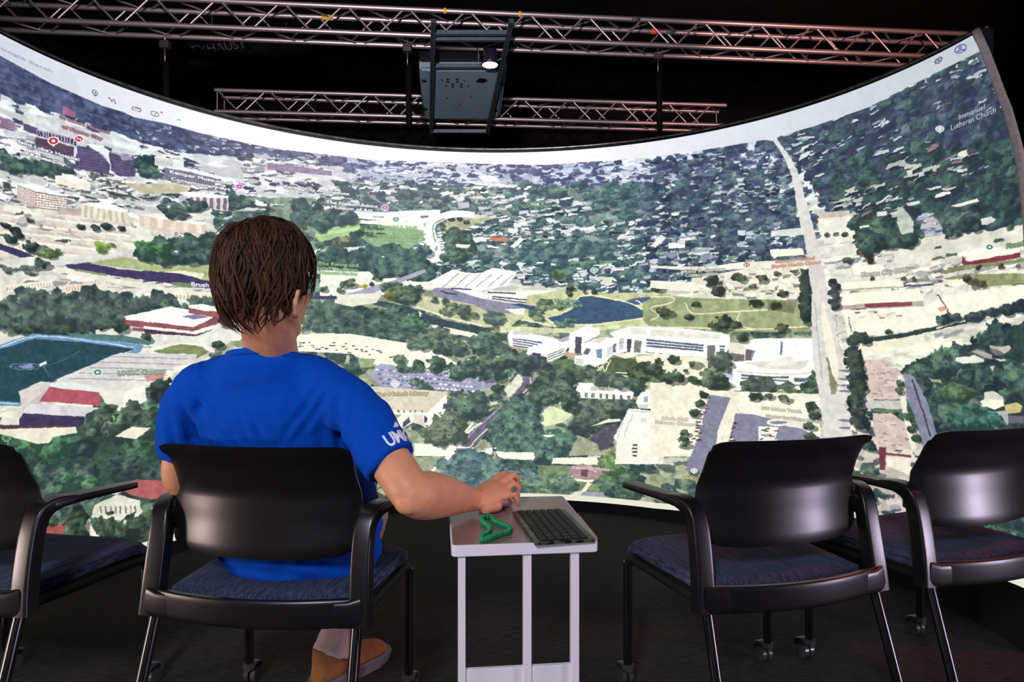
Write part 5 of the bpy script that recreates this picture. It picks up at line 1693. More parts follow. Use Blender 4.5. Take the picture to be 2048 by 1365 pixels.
def build_projector():
    RM = mat('dark_extrusion', (0.10, 0.16, 0.19), 0.38, 0.6, noise=(25, (0.06, 0.10, 0.12), .3))
    o0 = rail_pt(-.45, 0)
    t = thing('ceiling_rack', 'dark metal rail frame hung below the two trusses under the projector', 'rack', o0)
    dirv = (rail_pt(0, 1) - rail_pt(0, 0))
    xl = lambda s: -.845 + (-1.175 + .845) * s           # left rail: px 862 near, 862 far
    xr = lambda s: -.005 + (-.362 + .005) * s            # right rail: px 1022 near, 974 far

    def bar(name, a, b, w=.052):
        g = Geo()
        a, b = Vector(a) - o0, Vector(b) - o0
        d = (b - a).normalized()
        s = d.cross(Vector((0, 0, 1))).normalized()
        if s.length < .5:
            s = Vector((1, 0, 0))
        u = s.cross(d).normalized()
        h = w / 2
        prof = [(-h, -h), (-h * .25, -h), (-h * .25, -h * .6), (h * .25, -h * .6), (h * .25, -h), (h, -h), (h, -h * .25), (h * .6, -h * .25), (h * .6, h * .25), (h, h * .25), (h, h), (-h, h), (-h, h * .25), (-h * .6, h * .25), (-h * .6, -h * .25), (-h, -h * .25)]
        g.loft([[p + s * x + u * y for x, y in prof] for p in (a, b)], True, True)
        return g.build(name, RM, t)
    bar('rail', rail_pt(xl(0), -.03), rail_pt(xl(1), 1.0))
    bar('rail', rail_pt(xr(0), -.03), rail_pt(xr(1), 1.0))
    for s, dz in ((.055, .0), (.10, .0), (.33, .02), (.985, 0)):
        a, b = rail_pt(xl(s), s), rail_pt(xr(s), s)
        a.z += dz
        b.z += dz
        bar('cross_bar', a, b, .046)
    for x, s in ((xl(0), 0.0), (xr(0), 0.0)):
        p = rail_pt(x, s)
        q = p.copy()
        q.z += .03
        bar('hanging_bracket', p, q, .06)
    for x, s in ((xl(.93), .93), (xr(.93), .93)):
        p = rail_pt(x, s)
        q = p.copy()
        q.z += .03
        bar('hanging_bracket', p, q, .05)
    # ---- projector body above the frame
    P = thing('projector', 'large grey ceiling projector with glowing lens resting on the rail frame', 'projector', rail_pt(-.55, .4))
    o1 = Vector(P.location)
    body_m = mat('projector_grey', (0.20, 0.34, 0.42), 0.55, 0.1, noise=(8, (0.16, 0.28, 0.35), .3))
    dark_m = mat('projector_dark', (0.004, 0.004, 0.005), 0.7)

    def quad(s, l, r, h):
        """cross ring of the body at frame parameter s"""
        c = rail_pt(0, s)
        z = c.z + h
        return [Vector((l, c.y, z)) - o1, Vector((r, c.y, z)) - o1]
    # bottom plate, px 838..1012 at the near edge, 845..1000 at the far edge
    s0, s1 = .37, .86
    Y0, Y1 = 7.4 + 2.5 * s0, 7.4 + 2.5 * s1
    l0, r0 = (838 - 1024) / F_PX * Y0, (1014 - 1024) / F_PX * Y0
    l1, r1 = (846 - 1024) / F_PX * Y1, (999 - 1024) / F_PX * Y1
    z0, z1 = rail_pt(0, s0).z + .035, rail_pt(0, s1).z + .035
    up = Vector((0, .05, .30))

    def prism(name, pts, up, m, bev=.02):
        g = Geo()
        bm = bmesh.new()
        lo = [bm.verts.new(Vector(p) - o1) for p in pts]
        hi = [bm.verts.new(Vector(p) - o1 + up) for p in pts]
        n = len(pts)
        bm.faces.new(lo)
        bm.faces.new(list(reversed(hi)))
        for i in range(n):
            bm.faces.new((lo[i], hi[i], hi[(i + 1) % n], lo[(i + 1) % n]))
        bmesh.ops.recalc_face_normals(bm, faces=bm.faces[:])
        if bev:
            bmesh.ops.bevel(bm, geom=bm.edges[:], offset=bev, segments=2, affect='EDGES')
        me = bpy.data.meshes.new(name)
        bm.to_mesh(me)
        bm.free()
        return link(name, me, m, P)
    prism('body', [(l0, Y0, z0), (r0, Y0, z0), (r1, Y1, z1), (l1, Y1, z1)], up, body_m, .03)
    # raised bottom cover
    e = .10
    prism('bottom_cover', [(l0 + e, Y0 + .02, z0 - .012), (r0 - e, Y0 + .02, z0 - .012), (r1 - e, Y1 - .02, z1 - .012), (l1 + e, Y1 - .02, z1 - .012)], Vector((0, 0, .015)), body_m, .004)
    # recessed dark front part with the lens
    Yf = 7.4 + 2.5 * .17
    zf = rail_pt(0, .17).z + .13
    lf, rf = (836 - 1024) / F_PX * Yf, (1022 - 1024) / F_PX * Yf
    prism('front_housing', [(lf, Yf, zf), (rf, Yf, zf), (r0, Y0 + .02, z0 + .09), (l0, Y0 + .02, z0 + .09)], Vector((0, 0.03, .08)), dark_m, .02)
    plate_pt = lambda px, py: Vector(((px - 1024) / F_PX * 1, 1, -(py - HY) / F_PX))
    nrm = (Vector((0, Y1 - Y0, z1 - z0))).cross(Vector((1, 0, 0))).normalized()

    def on_plate(px, py, lift=.016):
        d = plate_pt(px, py)
        # intersect with the bottom plane of the body
        p0 = Vector((0, Y0, z0 - CAM_Z))
        k = p0.dot(nrm) / d.dot(nrm)
        return d * k * (1 - lift / 9) + Vector((0, 0, CAM_Z)) - o1
    for px, py in ((848, 163), (850, 219), (1004, 168), (991, 222)):
        g = Geo()
        c = on_plate(px, py, .02)
        g.tube([c, c + Vector((0, 0, .02))], .032, 14)
        g.build('foot', dark_m, P, True)
    for i, (px, py, w) in enumerate(((884, 160, 1), (895, 158, 2.4), (895, 163, 2.4), (914, 158, 2.4), (914, 163, 2.4), (928, 161, 1), (905, 168, 2.4), (905, 173, 2.4), (922, 168, 2.4), (922, 173, 2.4), (892, 171, 1), (936, 172, 1), (920, 208, 1), (894, 196, 1), (942, 192, 1))):
        g = Geo()
        c = on_plate(px, py, .05)
        g.box(c, (.012 * w + .004, .018, .006))
        g.build('vent_slot', dark_m, P)
    g = Geo()
    c = on_plate(963, 161, .06)
    g.box(c, (.10, .12, .006), Matrix.Rotation(.5, 3, 'Z'), .002)
    g.build('cable_opening', dark_m, P)
    # lens
    c = Vector(at(980, 128, 8.05)) - o1
    ax = Vector((0, -.02, -1)).normalized()
    g = Geo()
    g.tube([c - ax * .16, c - ax * .02, c + ax * .012], [.085, .098, .102], 28)
    g.build('lens_barrel', mat('lens_black', (0.015, 0.015, 0.03), 0.3), P, True)
    g = Geo()
    rings = []
    s = ax.cross(Vector((1, 0, 0))).normalized()
    u = ax.cross(s)
    for k in range(7):
        a = k / 6 * math.pi / 2
        rr, hh = .090 * math.cos(a) + .001, .012 * math.sin(a)
        rings.append([c + ax * (.014 + hh) + (s * math.cos(q) + u * math.sin(q)) * rr for q in np.linspace(0, 2 * math.pi, 28, endpoint=False)])
    g.loft(rings, True, True)
    g.build('lens', mat('glowing_lens', (0.8, 0.8, 0.8), 0.2, emit=((0.72, 0.86, 1.0), 9.0)), P, True)
    for x0, x1 in ((.10, .20), (-.20, -.13)):
        g = Geo()
        g.tube(catmull([c + Vector((x0 * .7, -.02, .02)), c + Vector((x1, -.05, .09)), c + Vector((x1 * 1.25, -.02, .22))], 6), .009, 8)
        g.build('lens_bracket', RM, P, True)
    return P


build_projector()

# ------------------------------------------------------------------ chairs
PLASTIC = mat('satin_black_plastic', (0.006, 0.0058, 0.0065), 0.33, spec=0.5, bump=(700, 0.12, 0.0006))
UNDER = mat('matt_black_plastic', (0.006, 0.006, 0.006), 0.7, spec=0.2)
BLACKMETAL = mat('black_metal_tube', (0.005, 0.005, 0.006), 0.25, 0.0)
CHROME = mat('grey_caster', (0.05, 0.05, 0.055), 0.3, 0.2)


def seat_fabric():
    m = bpy.data.materials.new('navy_striped_fabric')
    m.use_nodes = True
    nt = m.node_tree
    b = nt.nodes['Principled BSDF']
    b.inputs['Roughness'].default_value = 0.9
    b.inputs['Specular IOR Level'].default_value = 0.2
    tc = nt.nodes.new('ShaderNodeTexCoord')
    mp = nt.nodes.new('ShaderNodeMapping')
    mp.inputs['Scale'].default_value = (330, 7, 90)
    n = nt.nodes.new('ShaderNodeTexNoise')
    n.inputs['Scale'].default_value = 1.6
    n.inputs['Detail'].default_value = 4
    nt.links.new(tc.outputs['Object'], mp.inputs[0])
    nt.links.new(mp.outputs[0], n.inputs['Vector'])
    r = nt.nodes.new('ShaderNodeValToRGB')
    r.color_ramp.elements[0].position = 0.38
    r.color_ramp.elements[1].position = 0.66
    r.color_ramp.elements[0].color = (0.016, 0.022, 0.055, 1)
    r.color_ramp.elements[1].color = (0.075, 0.095, 0.17, 1)
    nt.links.new(n.outputs['Fac'], r.inputs[0])
    nt.links.new(r.outputs[0], b.inputs['Base Color'])
    bp = nt.nodes.new('ShaderNodeBump')
    bp.inputs['Strength'].default_value = 0.5
    bp.inputs['Distance'].default_value = 0.002
    nt.links.new(n.outputs['Fac'], bp.inputs['Height'])
    nt.links.new(bp.outputs[0], b.inputs['Normal'])
    return m


FABRIC = seat_fabric()


def make_chair(label, loc, rz):
    t = thing('armchair', label, 'chair', loc, rz, 'stackable armchairs in front of the screen')
    # --- backrest: wide curved shell, flaring back at the top
    zs = np.linspace(0, 1, 19)
    NU = 29
    front, rear = [], []
    for v in zs:
        z = .525 + .272 * v
        yc = np.interp(v, [0, .3, .55, .8, 1], [-.211, -.202, -.199, -.224, -.262])
        ye = np.interp(v, [0, .3, .55, .8, 1], [-.160, -.148, -.149, -.182, -.222])
        w = np.interp(v, [0, .08, .4, .75, 1], [.226, .240, .243, .232, .2375])
        fr, rr = [], []
        for k in range(NU):
            u = -1 + 2 * k / (NU - 1)
            y = yc + (ye - yc) * abs(u) ** 2.2
            zz = z
            if v > .93:
                zz -= .010 * abs(u) ** 14
            if v < .1:
                zz += .016 * abs(u) ** 10 * (1 - v * 10)
            if v == 1:
                zz -= .0
            th = .0065 * (1 if 0 < v < 1 else .45) * (1 if abs(u) < 1 else .4)
            fr.append((u * w, y + th, zz))
            rr.append((u * w, y - th, zz))
        front.append(fr)
        rear.append(rr)
    rings = [f + list(reversed(r)) for f, r in zip(front, rear)]
    g = Geo()
    n = len(rings[0])
    vs = [p for r in rings for p in r]
    fs = []
    for i in range(len(rings) - 1):
        for j in range(n):
            a, b = i * n + j, i * n + (j + 1) % n
            fs.append((a, b, b + n, a + n))
    for base, flip in ((0, True), ((len(rings) - 1) * n, False)):
        for k in range(NU - 1):
            q = (base + k, base + k + 1, base + n - 2 - k, base + n - 1 - k)
            fs.append(tuple(reversed(q)) if flip else q)
    g.add(vs, fs)
    g.build('backrest', PLASTIC, t, auto=50)
    # --- one moulded frame: posts and the bowed rail between them
    g = Geo()
    for s in (-1, 1):
        pts = catmull([(s * .262, -.214, .385), (s * .258, -.206, .46), (s * .256, -.192, .54), (s * .257, -.180, .592), (s * .262, -.166, .622), (s * .270, -.138, .636), (s * .280, -.095, .638)], 5)
        k = len(pts)
        sz = [(np.interp(i / (k - 1), [0, .3, .7, 1], [.024, .023, .021, .023]), np.interp(i / (k - 1), [0, .3, .7, .85, 1], [.020, .020, .019, .015, .010])) for i in range(k)]
        g.sweep(pts, sz, 20, True, 8.0, side=(1, 0, 0))
        # tie between post and shell
        g.box((s * .249, -.158, .60), (.028, .04, .05), Matrix.Rotation(s * .3, 3, 'Z'), .006)
        # lower web that widens into the rail
        g.sweep([(s * .262, -.214, .42), (s * .235, -.226, .415), (s * .19, -.234, .414)], [(.019, .034), (.014, .031), (.009, .029)], 16, True, 5.0, side=(0, 1, 0))
    pts, sz = [], []
    for k in range(25):
        u = -1 + 2 * k / 24
        pts.append((u * .262, -.214 - .048 * (1 - u * u), .4175))
        sz.append((.0085, .0325))
    g.sweep(pts, sz, 16, True, 5.0, side=(0, 1, 0))
    g.build('frame', PLASTIC, t, auto=40)
    # dark pan behind and under the cushion
    g = Geo()
    rings = []
    for z, sc in ((.392, .97), (.400, 1.0), (.412, 1.0)):
        ring = []
        for k in range(25):
            u = -1 + 2 * k / 24
            ring.append((u * .250 * sc, (-.205 - .048 * (1 - u * u)) * sc, z))
        for k in range(25):
            u = 1 - 2 * k / 24
            ring.append((u * .236 * sc, .232 * sc, z))
        rings.append(ring)
    g.loft(rings, True, True)
    g.build('seat_pan', UNDER, t, auto=40)
    # --- armrests
    for s in (-1, 1):
        g = Geo()
        pts = catmull([(s * .270, -.150, .632), (s * .279, -.09, .637), (s * .292, -.02, .637), (s * .309, .078, .636)], 6)
        k = len(pts)
        g.sweep(pts, [(np.interp(i / (k - 1), [0, .3, .9, 1], [.020, .027, .027, .024]), np.interp(i / (k - 1), [0, .5, 1], [.010, .0095, .008])) for i in range(k)], 16, True, 7.0, side=(1, 0.25 * s, 0))
        g.build('armrest', PLASTIC, t, auto=40)
    # --- seat cushion
    NU, NV = 25, 25
    top, bot = [], []
    for j in range(NV):
        v = j / (NV - 1)
        for k in range(NU):
            u = -1 + 2 * k / (NU - 1)
            w = .232 + .022 * v
            yb = -.182 - .040 * (1 - u * u)
            yf = .246 - .020 * abs(u) ** 4
            y = yb + (yf - yb) * v
            x = u * w * (1 - .05 * max(0, v - .85) / .15 * abs(u) ** 6)
            e = max(abs(u) ** 7, (2 * abs(v - .5)) ** 9)
            z = .456 - .016 * e - .008 * (1 - u * u) * math.sin(math.pi * v)
            z -= .030 * max(0, (v - .80) / .20) ** 2
            top.append((x, y, z))
            bot.append((x * (1 - .0), y, min(z - .004, .412 - .024 * max(0, (v - .80) / .20) ** 2)))
    vs = top + bot
    fs = []
    N = NU * NV
    for j in range(NV - 1):
        for k in range(NU - 1):
            a = j * NU + k
            fs.append((a, a + 1, a + NU + 1, a + NU))
            fs.append((a + N, a + NU + N, a + NU + 1 + N, a + 1 + N))
    for k in range(NU - 1):
        fs.append((k, k + N, k + 1 + N, k + 1))
        a = (NV - 1) * NU + k
        fs.append((a, a + 1, a + 1 + N, a + N))
    for j in range(NV - 1):
        a = j * NU
        fs.append((a, a + NU, a + NU + N, a + N))
        a = j * NU + NU - 1
        fs.append((a, a + N, a + NU + N, a + NU))
    me = mesh(vs, fs, 'seat')
    link('seat', me, FABRIC, t)
    smooth_by_angle(me, 60)
    # --- side tubes under the seat
    for s in (-1, 1):
        g = Geo()
        g.tube(catmull([(s * .250, -.215, .402), (s * .248, -.05, .394), (s * .247, .15, .388), (s * .247, .20, .378), (s * .247, .2114, .35)], 4), .0125, 10)
        g.build('seat_frame', UNDER, t, True)
    # --- legs
    for s in (-1, 1):
        g = Geo()
        g.tube([(s * .2474, .2114, .372), (s * .2474, .2114, .062)], .0135, 12)
        o = g.build('leg', BLACKMETAL, t, auto=50)
        g = Geo()
        g.tube([(s * .2474, .2114, .066), (s * .2474, .2114, .050)], .016, 12)
        g.tube([(s * .2474, .196, .052), (s * .2474, .243, .052)], .010, 10)
        for dx in (-.011, .011):
            g.tube([(s * .2474 + dx - .007, .230, .0225), (s * .2474 + dx + .007, .230, .0225)], .0225, 18)
        g.sweep(catmull([(s * .2474, .205, .05), (s * .2474, .225, .062), (s * .2474, .255, .05), (s * .2474, .262, .03)], 4), [(.019, .005)] * 13, 10, True, 3, side=(1, 0, 0))
        g.build('caster', CHROME, t, auto=40)
        g = Geo()
        g.tube([(s * .250, -.212, .392), (s * .262, -.335, .012)], .0130, 12)
        g.build('leg', BLACKMETAL, t, auto=50)
        g = Geo()
        g.tube([(s * .262, -.3325, .020), (s * .2622, -.339, .0)], .016, 12)
        g.build('glide', PLASTIC, t, auto=50)
    return t


chair_a = make_chair('black armchair with navy seat in which the man in the blue shirt sits', (-.5748, 1.8117, 0), -.1362)
dup(chair_a, (.6457, 1.9184, 0), .2958, 'empty black armchair with navy striped seat, just right of the white side table')
dup(chair_a, (1.2713, 2.1051, 0), .3557, 'empty black armchair with reddish lit seat, cut off at the right edge')
dup(chair_a, (-1.3763, 1.8815, 0), -.1898, 'empty black armchair cut off at the left, left of the seated man')

# ------------------------------------------------------------------ side table
WHITEP = mat('white_powder_coat', (0.74, 0.73, 0.80), 0.45, bump=(500, 0.05, 0.0005))
TOPM = mat('brushed_grey_top', (0.36, 0.27, 0.26), 0.33, 0.45, spec=0.6, bump=(900, 0.08, 0.0004))
TZ = 0.600
TYAW = math.radians(6.3)
TFL = Vector((-.1296, 1.4625, 0))
TW_, TD_ = .3215, .425


def tloc(u, v, z=0.0):
    """table coordinates: u to the right, v away from the camera, z above the floor"""
    c, s = math.cos(TYAW), math.sin(TYAW)
    return Vector((TFL.x + c * u - s * v, TFL.y + s * u + c * v, z))


def rrect(w, d, r, n=5, u0=0, v0=0):
    out = []
    for cx, cy, a0 in ((w - r, r, -90), (w - r, d - r, 0), (r, d - r, 90), (r, r, 180)):
        for k in range(n + 1):
            a = math.radians(a0 + 90 * k / n)
            out.append((u0 + cx + r * math.cos(a), v0 + cy + r * math.sin(a)))
    return out


def build_table():
    t = thing('side_table', 'small white metal side table with grey top beside the seated man', 'table', TFL, TYAW)
    g = Geo()
    prof = rrect(TW_, TD_, .012)
    inner = rrect(TW_ - .006, TD_ - .006, .010, u0=.003, v0=.003)
    g.loft([[(u, v, z) for u, v in P] for P, z in ((inner, TZ - .026), (prof, TZ - .024), (prof, TZ - .001), (rrect(TW_ - .002, TD_ - .002, .011, u0=.001, v0=.001), TZ), (inner, TZ), (inner, TZ - .0025))], True, True)
    g.build('tabletop', WHITEP, t, auto=30)
    g = Geo()
    P = rrect(TW_ - .0066, TD_ - .0066, .010, u0=.0033, v0=.0033)
    g.loft([[(u, v, z) for u, v in P] for z in (TZ - .0028, TZ - .0008)], True, True)
    o = g.build('top_surface', TOPM, t, auto=30)
    o['label'] = 'brushed grey top surface'
    for u in (.0145, .158, .264):
        g = Geo()
        g.box((u + .008, .022, (TZ - .026 + .02) / 2), (.0175 if u != .0145 else .016, .022, TZ - .026 - .02), bev=.0015)
        g.build('leg', WHITEP, t)
    g = Geo()
    g.box((.148, .026, .292), (.252, .012, .060), bev=.0015)
    g.build('cross_panel', WHITEP, t)
    for u in (.0225, .272):
        g = Geo()
        g.box((u, TD_ / 2, .0125), (.022, TD_ - .02, .022), bev=.002)
        g.build('floor_bar', WHITEP, t)
    return t


build_table()


# ------------------------------------------------------------------ keyboard
def build_keyboard():
    yaw = math.radians(10.4)
    t = thing('keyboard', 'small black keyboard lying lengthwise on the right of the side table', 'keyboard', (.0915, 1.601, TZ), yaw)
    Lk, Wk = .262, .136
    base_m = mat('camo_print', (0.006, 0.006, 0.005), 0.35, noise=(45, (0.07, 0.07, 0.04), .04))
    key_m = mat('black_keys', (0.012, 0.014, 0.012), 0.5, spec=0.3)
    g = Geo()
    g.box((0, 0, .0042), (Wk, Lk, .0072), bev=.0015)
    g.build('case', base_m, t)
    rows = 6
    u0 = -Wk / 2 + .0125
    rp = (Wk - .026) / rows
    pitch = (Lk - .008) / 14
    v0 = -Lk / 2 + .004       # near end = right-hand side of the keyboard

    def key(u, v, w, l):
        g = Geo()
        a, b = w / 2 - .0013, l / 2 - .0012
        c, d = a - .0018, b - .0014
        g.loft([[(u - a, v - b, .0076), (u + a, v - b, .0076), (u + a, v + b, .0076), (u - a, v + b, .0076)],
                [(u - a, v - b, .0098), (u + a, v - b, .0098), (u + a, v + b, .0098), (u - a, v + b, .0098)],
                [(u - c, v - d, .0114), (u + c, v - d, .0114), (u + c, v + d, .0114), (u - c, v + d, .0114)]], True, True)
        g.build('key', key_m, t)
    layouts = [[1, 1, 1, 1, 1, 1, 4, 1, 1, 1, 1], [1, 2, 1, 1, 1, 1, 1, 1, 1, 1, 1, 2], [1, 2, 1, 1, 1, 1, 1, 1, 1, 1, 1, 2], [1, 1.5, 1, 1, 1, 1, 1, 1, 1, 1, 1, 1, 1.5], [1, 2, 1, 1, 1, 1, 1, 1, 1, 1, 1, 1, 1], [1] * 14]
    for r, lay in enumerate(layouts):
        v = v0
        k = 14 / sum(lay)
        for w in lay:
            l = w * k * pitch
            key(u0 + rp * (r + .5), v + l / 2, rp, l)
            v += l
    # folding stand sticking out on the far side
    g = Geo()
    a, b = Vector((Wk / 2 + .002, Lk / 2 - .07, .004)), Vector((Wk / 2 + .004, -Lk / 2 + .01, .004))
    top = Vector((.012, 0, .009))
    g.loft([[a, a + Vector((.0015, 0, 0)), a + top + Vector((.0015, 0, 0)), a + top], [b, b + Vector((.0015, 0, 0)), b + Vector((.004, 0, .003)), b + Vector((.0025, 0, .003))]], True, True)
    g.build('folding_stand', mat('pale_edge', (0.35, 0.34, 0.28), 0.4), t)
    return t


build_keyboard()


# ------------------------------------------------------------------ green coiled wrist strap
def build_strap():
    pts = [(963, 1047), (968, 1042), (975, 1040.5), (982, 1040), (988, 1049), (1003, 1055), (1018, 1061), (1021, 1066), (1016, 1070), (1000, 1075), (982, 1082), (968, 1087), (963, 1084), (968, 1078), (976, 1073.5), (980, 1066), (976, 1058.5), (967, 1052)]
    P = [at_z(x, y, TZ) for x, y in pts]
    c = sum(P, Vector()) / len(P)
    t = thing('wrist_strap', 'bright green ribbed elastic wrist strap lying on the side table', 'strap', (c.x, c.y, TZ))
    loop = [p - Vector((c.x, c.y, TZ)) for p in P]
    loop.append(loop[0])
    C = catmull(loop, 7)
    G = mat('green_rubber', (0.0, 0.36, 0.12), 0.45, noise=(80, (0.0, 0.24, 0.09), .3))
    g = Geo()
    g.sweep([(p[0], p[1], .0068) for p in C], [(.0009, .0040)] * len(C), 8, True, 3, side=lambda i: Vector((-(C[min(i + 1, len(C) - 1)][1] - C[max(i - 1, 0)][1]), C[min(i + 1, len(C) - 1)][0] - C[max(i - 1, 0)][0], 0)))
    g.build('band', G, t, True)
    g = Geo()
    A = np.array(C)
    d = np.concatenate([[0], np.cumsum(np.hypot(*np.diff(A[:, :2], axis=0).T))])
    for s in np.arange(0, d[-1], .0066):
        x, y = np.interp(s, d, A[:, 0]), np.interp(s, d, A[:, 1])
        x2, y2 = np.interp(s + .001, d, A[:, 0]), np.interp(s + .001, d, A[:, 1])
        ang = math.atan2(y2 - y, x2 - x)
        g.box((x, y, .0068), (.0027, .0080, .0136), Matrix.Rotation(ang, 3, 'Z'))
    g.build('ribs', G, t, True)
    return t


build_strap()

# ------------------------------------------------------------------ the seated man
def capsule(g, a, b, ra, rb, n=16, flat=(1, 1), side=(1, 0, 0)):
    """tapered limb with round ends; flat = section scale (along side, across)"""
    a, b = Vector(a), Vector(b)
    d = (b - a)
    L = d.length
    t = d / L
    pts, sz = [], []
    for k in range(5):
        q = math.pi / 2 * (1 - k / 4)
        pts.append(a - t * (ra * math.sin(q) * .9))
        sz.append(max(ra * math.cos(q), ra * .12))
    for k in range(1, 4):
        pts.append(a + d * k / 4)
        sz.append(ra + (rb - ra) * k / 4)
    for k in range(5):
        q = math.pi / 2 * (k / 4)
        pts.append(b + t * (rb * math.sin(q) * .9))
        sz.append(max(rb * math.cos(q), rb * .12))
    g.sweep(pts, [(s * flat[0], s * flat[1]) for s in sz], n, True, 2.0, side=side)


def limb(g, pts, sizes, n=18, side=(1, 0, 0), k=5, sq=2.0):
    """smooth limb through several stations; sizes = (half width along side, half depth)"""
    P = catmull(pts, k)
    S = catmull([(*s, 0) for s in sizes], k)
    g.sweep(P, [(s[0], s[1]) for s in S], n, True, sq, side=side)


def ellipsoid(g, c, r, n=20, m=12, rot=None):
    rings = []
    for j in range(m + 1):
        a = -math.pi / 2 + math.pi * j / m
        rr = max(math.cos(a), .02)
        ring = []
        for k in range(n):
            q = 2 * math.pi * k / n
            p = Vector((r[0] * rr * math.cos(q), r[1] * rr * math.sin(q), r[2] * math.sin(a)))
            if rot is not None:
                p = rot @ p
            ring.append(p + Vector(c))
        rings.append(ring)
    g.loft(rings, True, True)


def fuse(g, voxel, smooth=3, factor=.6):
    """one continuous skin around all the volumes of g"""
    me = mesh(g.v, g.f, 'raw')
    bm = bmesh.new()
    bm.from_mesh(me)
    bmesh.ops.recalc_face_normals(bm, faces=bm.faces[:])
    bm.to_mesh(me)
    bm.free()
    o = bpy.data.objects.new('raw', me)
    COL.objects.link(o)
    r = o.modifiers.new('r', 'REMESH')
    r.mode = 'VOXEL'
    r.voxel_size = voxel
    r.adaptivity = 0
    s = o.modifiers.new('s', 'SMOOTH')
    s.factor, s.iterations = factor, smooth
    out = bpy.data.meshes.new_from_object(o.evaluated_get(bpy.context.evaluated_depsgraph_get()))
    bpy.data.objects.remove(o)
    bpy.data.meshes.remove(me)
    out.polygons.foreach_set('use_smooth', [True] * len(out.polygons))
    return out


def displace(me, fn):
    n = len(me.vertices)
    co = np.empty(n * 3, np.float32)
    me.vertices.foreach_get('co', co)
    co = co.reshape(-1, 3)
    no = np.array([v.normal[:] for v in me.vertices], np.float32)
    co += no * fn(co, no)[:, None]
    me.vertices.foreach_set('co', co.ravel())
    me.update()


def skin_material():
    m = mat('skin', (0.74, 0.36, 0.20), 0.5, spec=0.35, noise=(38, (0.64, 0.28, 0.15), .3), bump=(420, 0.12, 0.0006))
    b = m.node_tree.nodes['Principled BSDF']
    b.inputs['Subsurface Weight'].default_value = 0.12
    b.inputs['Subsurface Radius'].default_value = (0.012, 0.005, 0.003)
    b.inputs['Subsurface Scale'].default_value = 1.0
    return m


# joints, from the measured picture and the seat they rest on
HEAD = Vector((-.553, 1.555, 1.161))
NECK_T, NECK_B = Vector((-.558, 1.556, 1.080)), Vector((-.584, 1.664, .985))
SHR, SHL = Vector((-.405, 1.645, .900)), Vector((-.795, 1.665, .905))
ELR, WRR = Vector((-.222, 1.515, .703)), Vector((-.094, 1.715, .635))
ELL, WRL = Vector((-.838, 1.705, .690)), Vector((-.70, 1.92, .62))
HIPR, HIPL = Vector((-.475, 1.815, .535)), Vector((-.640, 1.795, .535))
KNR, KNL = Vector((-.470, 2.215, .495)), Vector((-.69, 2.20, .500))
ANR, ANL = Vector((-.538, 2.055, .085)), Vector((-.62, 2.52, .085))

HR = Matrix.Rotation(math.radians(-22), 3, 'Z') @ Matrix.Rotation(math.radians(-4), 3, 'X')
SKIN = skin_material()
man = thing('person', 'man seen from behind in royal blue t-shirt, seated with hand on a computer mouse', 'person', (-.575, 1.81, 0))
MO = Vector(man.location)


def put(name, me, m, parent=man):
    me.transform(Matrix.Translation(-MO))
    me.materials.clear()
    o = link(name, me, m, parent)
    return o


# ---- hand
def hand(g):
    """right hand closed over a mouse, palm down; fingers arch up from the knuckles and come down at the tips"""
    W = Vector(WRR)
    # frame of the hand: f towards the fingertips, r to the thumb side (left, away), u up
    f = Vector((.74, .67, 0)).normalized()
    u = Vector((0, 0, 1))
    r = u.cross(f).normalized()            # points to the far left = thumb side
    r, u = r * .94 + u * .34, u * .94 - r * .34   # rolled on to the little-finger side
    P = lambda a, b, c: W + f * a + r * b + u * c
    # palm and back of the hand
    limb(g, [P(-.03, 0, 0), P(.0, -.001, .0), P(.03, .002, .006), P(.06, .004, .017), P(.085, .004, .024)], [(.028, .022), (.027, .020), (.036, .020), (.042, .019), (.041, .015)], 18, side=r)
    capsule(g, P(.02, -.024, -.012), P(.055, -.030, -.008), .015, .014)      # heel of the hand, little-finger side
    capsule(g, P(.02, .024, -.008), P(.05, .036, -.004), .016, .013)         # ball of the thumb
    fingers = [
        # side offset, knuckle forward/height, then joints
        (.030, [(.082, .032), (.112, .046), (.132, .030), (.136, .004)], .0092),     # index
        (.010, [(.088, .034), (.122, .050), (.146, .034), (.150, .008)], .0096),     # middle
        (-.010, [(.084, .027), (.112, .036), (.136, .020), (.140, -.006)], .0092),   # ring
        (-.030, [(.074, .016), (.096, .018), (.116, .002), (.126, -.018)], .0082),   # little
    ]
    for b, js, rad in fingers:
        q = [P(.045, b * .8, .012)] + [P(a, b, c) for a, c in js]
        for i in range(len(q) - 1):
            capsule(g, q[i], q[i + 1], rad * (1.12 - .08 * i), rad * (1.04 - .09 * i), 14)
    q = [P(.030, .034, -.004), P(.062, .054, -.004), P(.090, .056, -.010), P(.112, .050, -.016)]
    for i in range(3):
        capsule(g, q[i], q[i + 1], .0125 - i * .0012, .0118 - i * .0014, 14)
    return P


g = Geo()
HP = hand(g)
# right arm
limb(g, [SHR, SHR.lerp(ELR, .35), SHR.lerp(ELR, .75), ELR, ELR.lerp(WRR, .22) + Vector((0, 0, -.003)), ELR.lerp(WRR, .55), WRR.lerp(ELR, .12), WRR + Vector((.006, .006, 0))],
     [(.050, .048), (.052, .048), (.050, .047), (.049, .047), (.057, .050), (.048, .042), (.032, .027), (.029, .022)], 22, side=(.3, -.3, .9))
ellipsoid(g, ELR + Vector((-.006, -.018, -.016)), (.032, .030, .030))
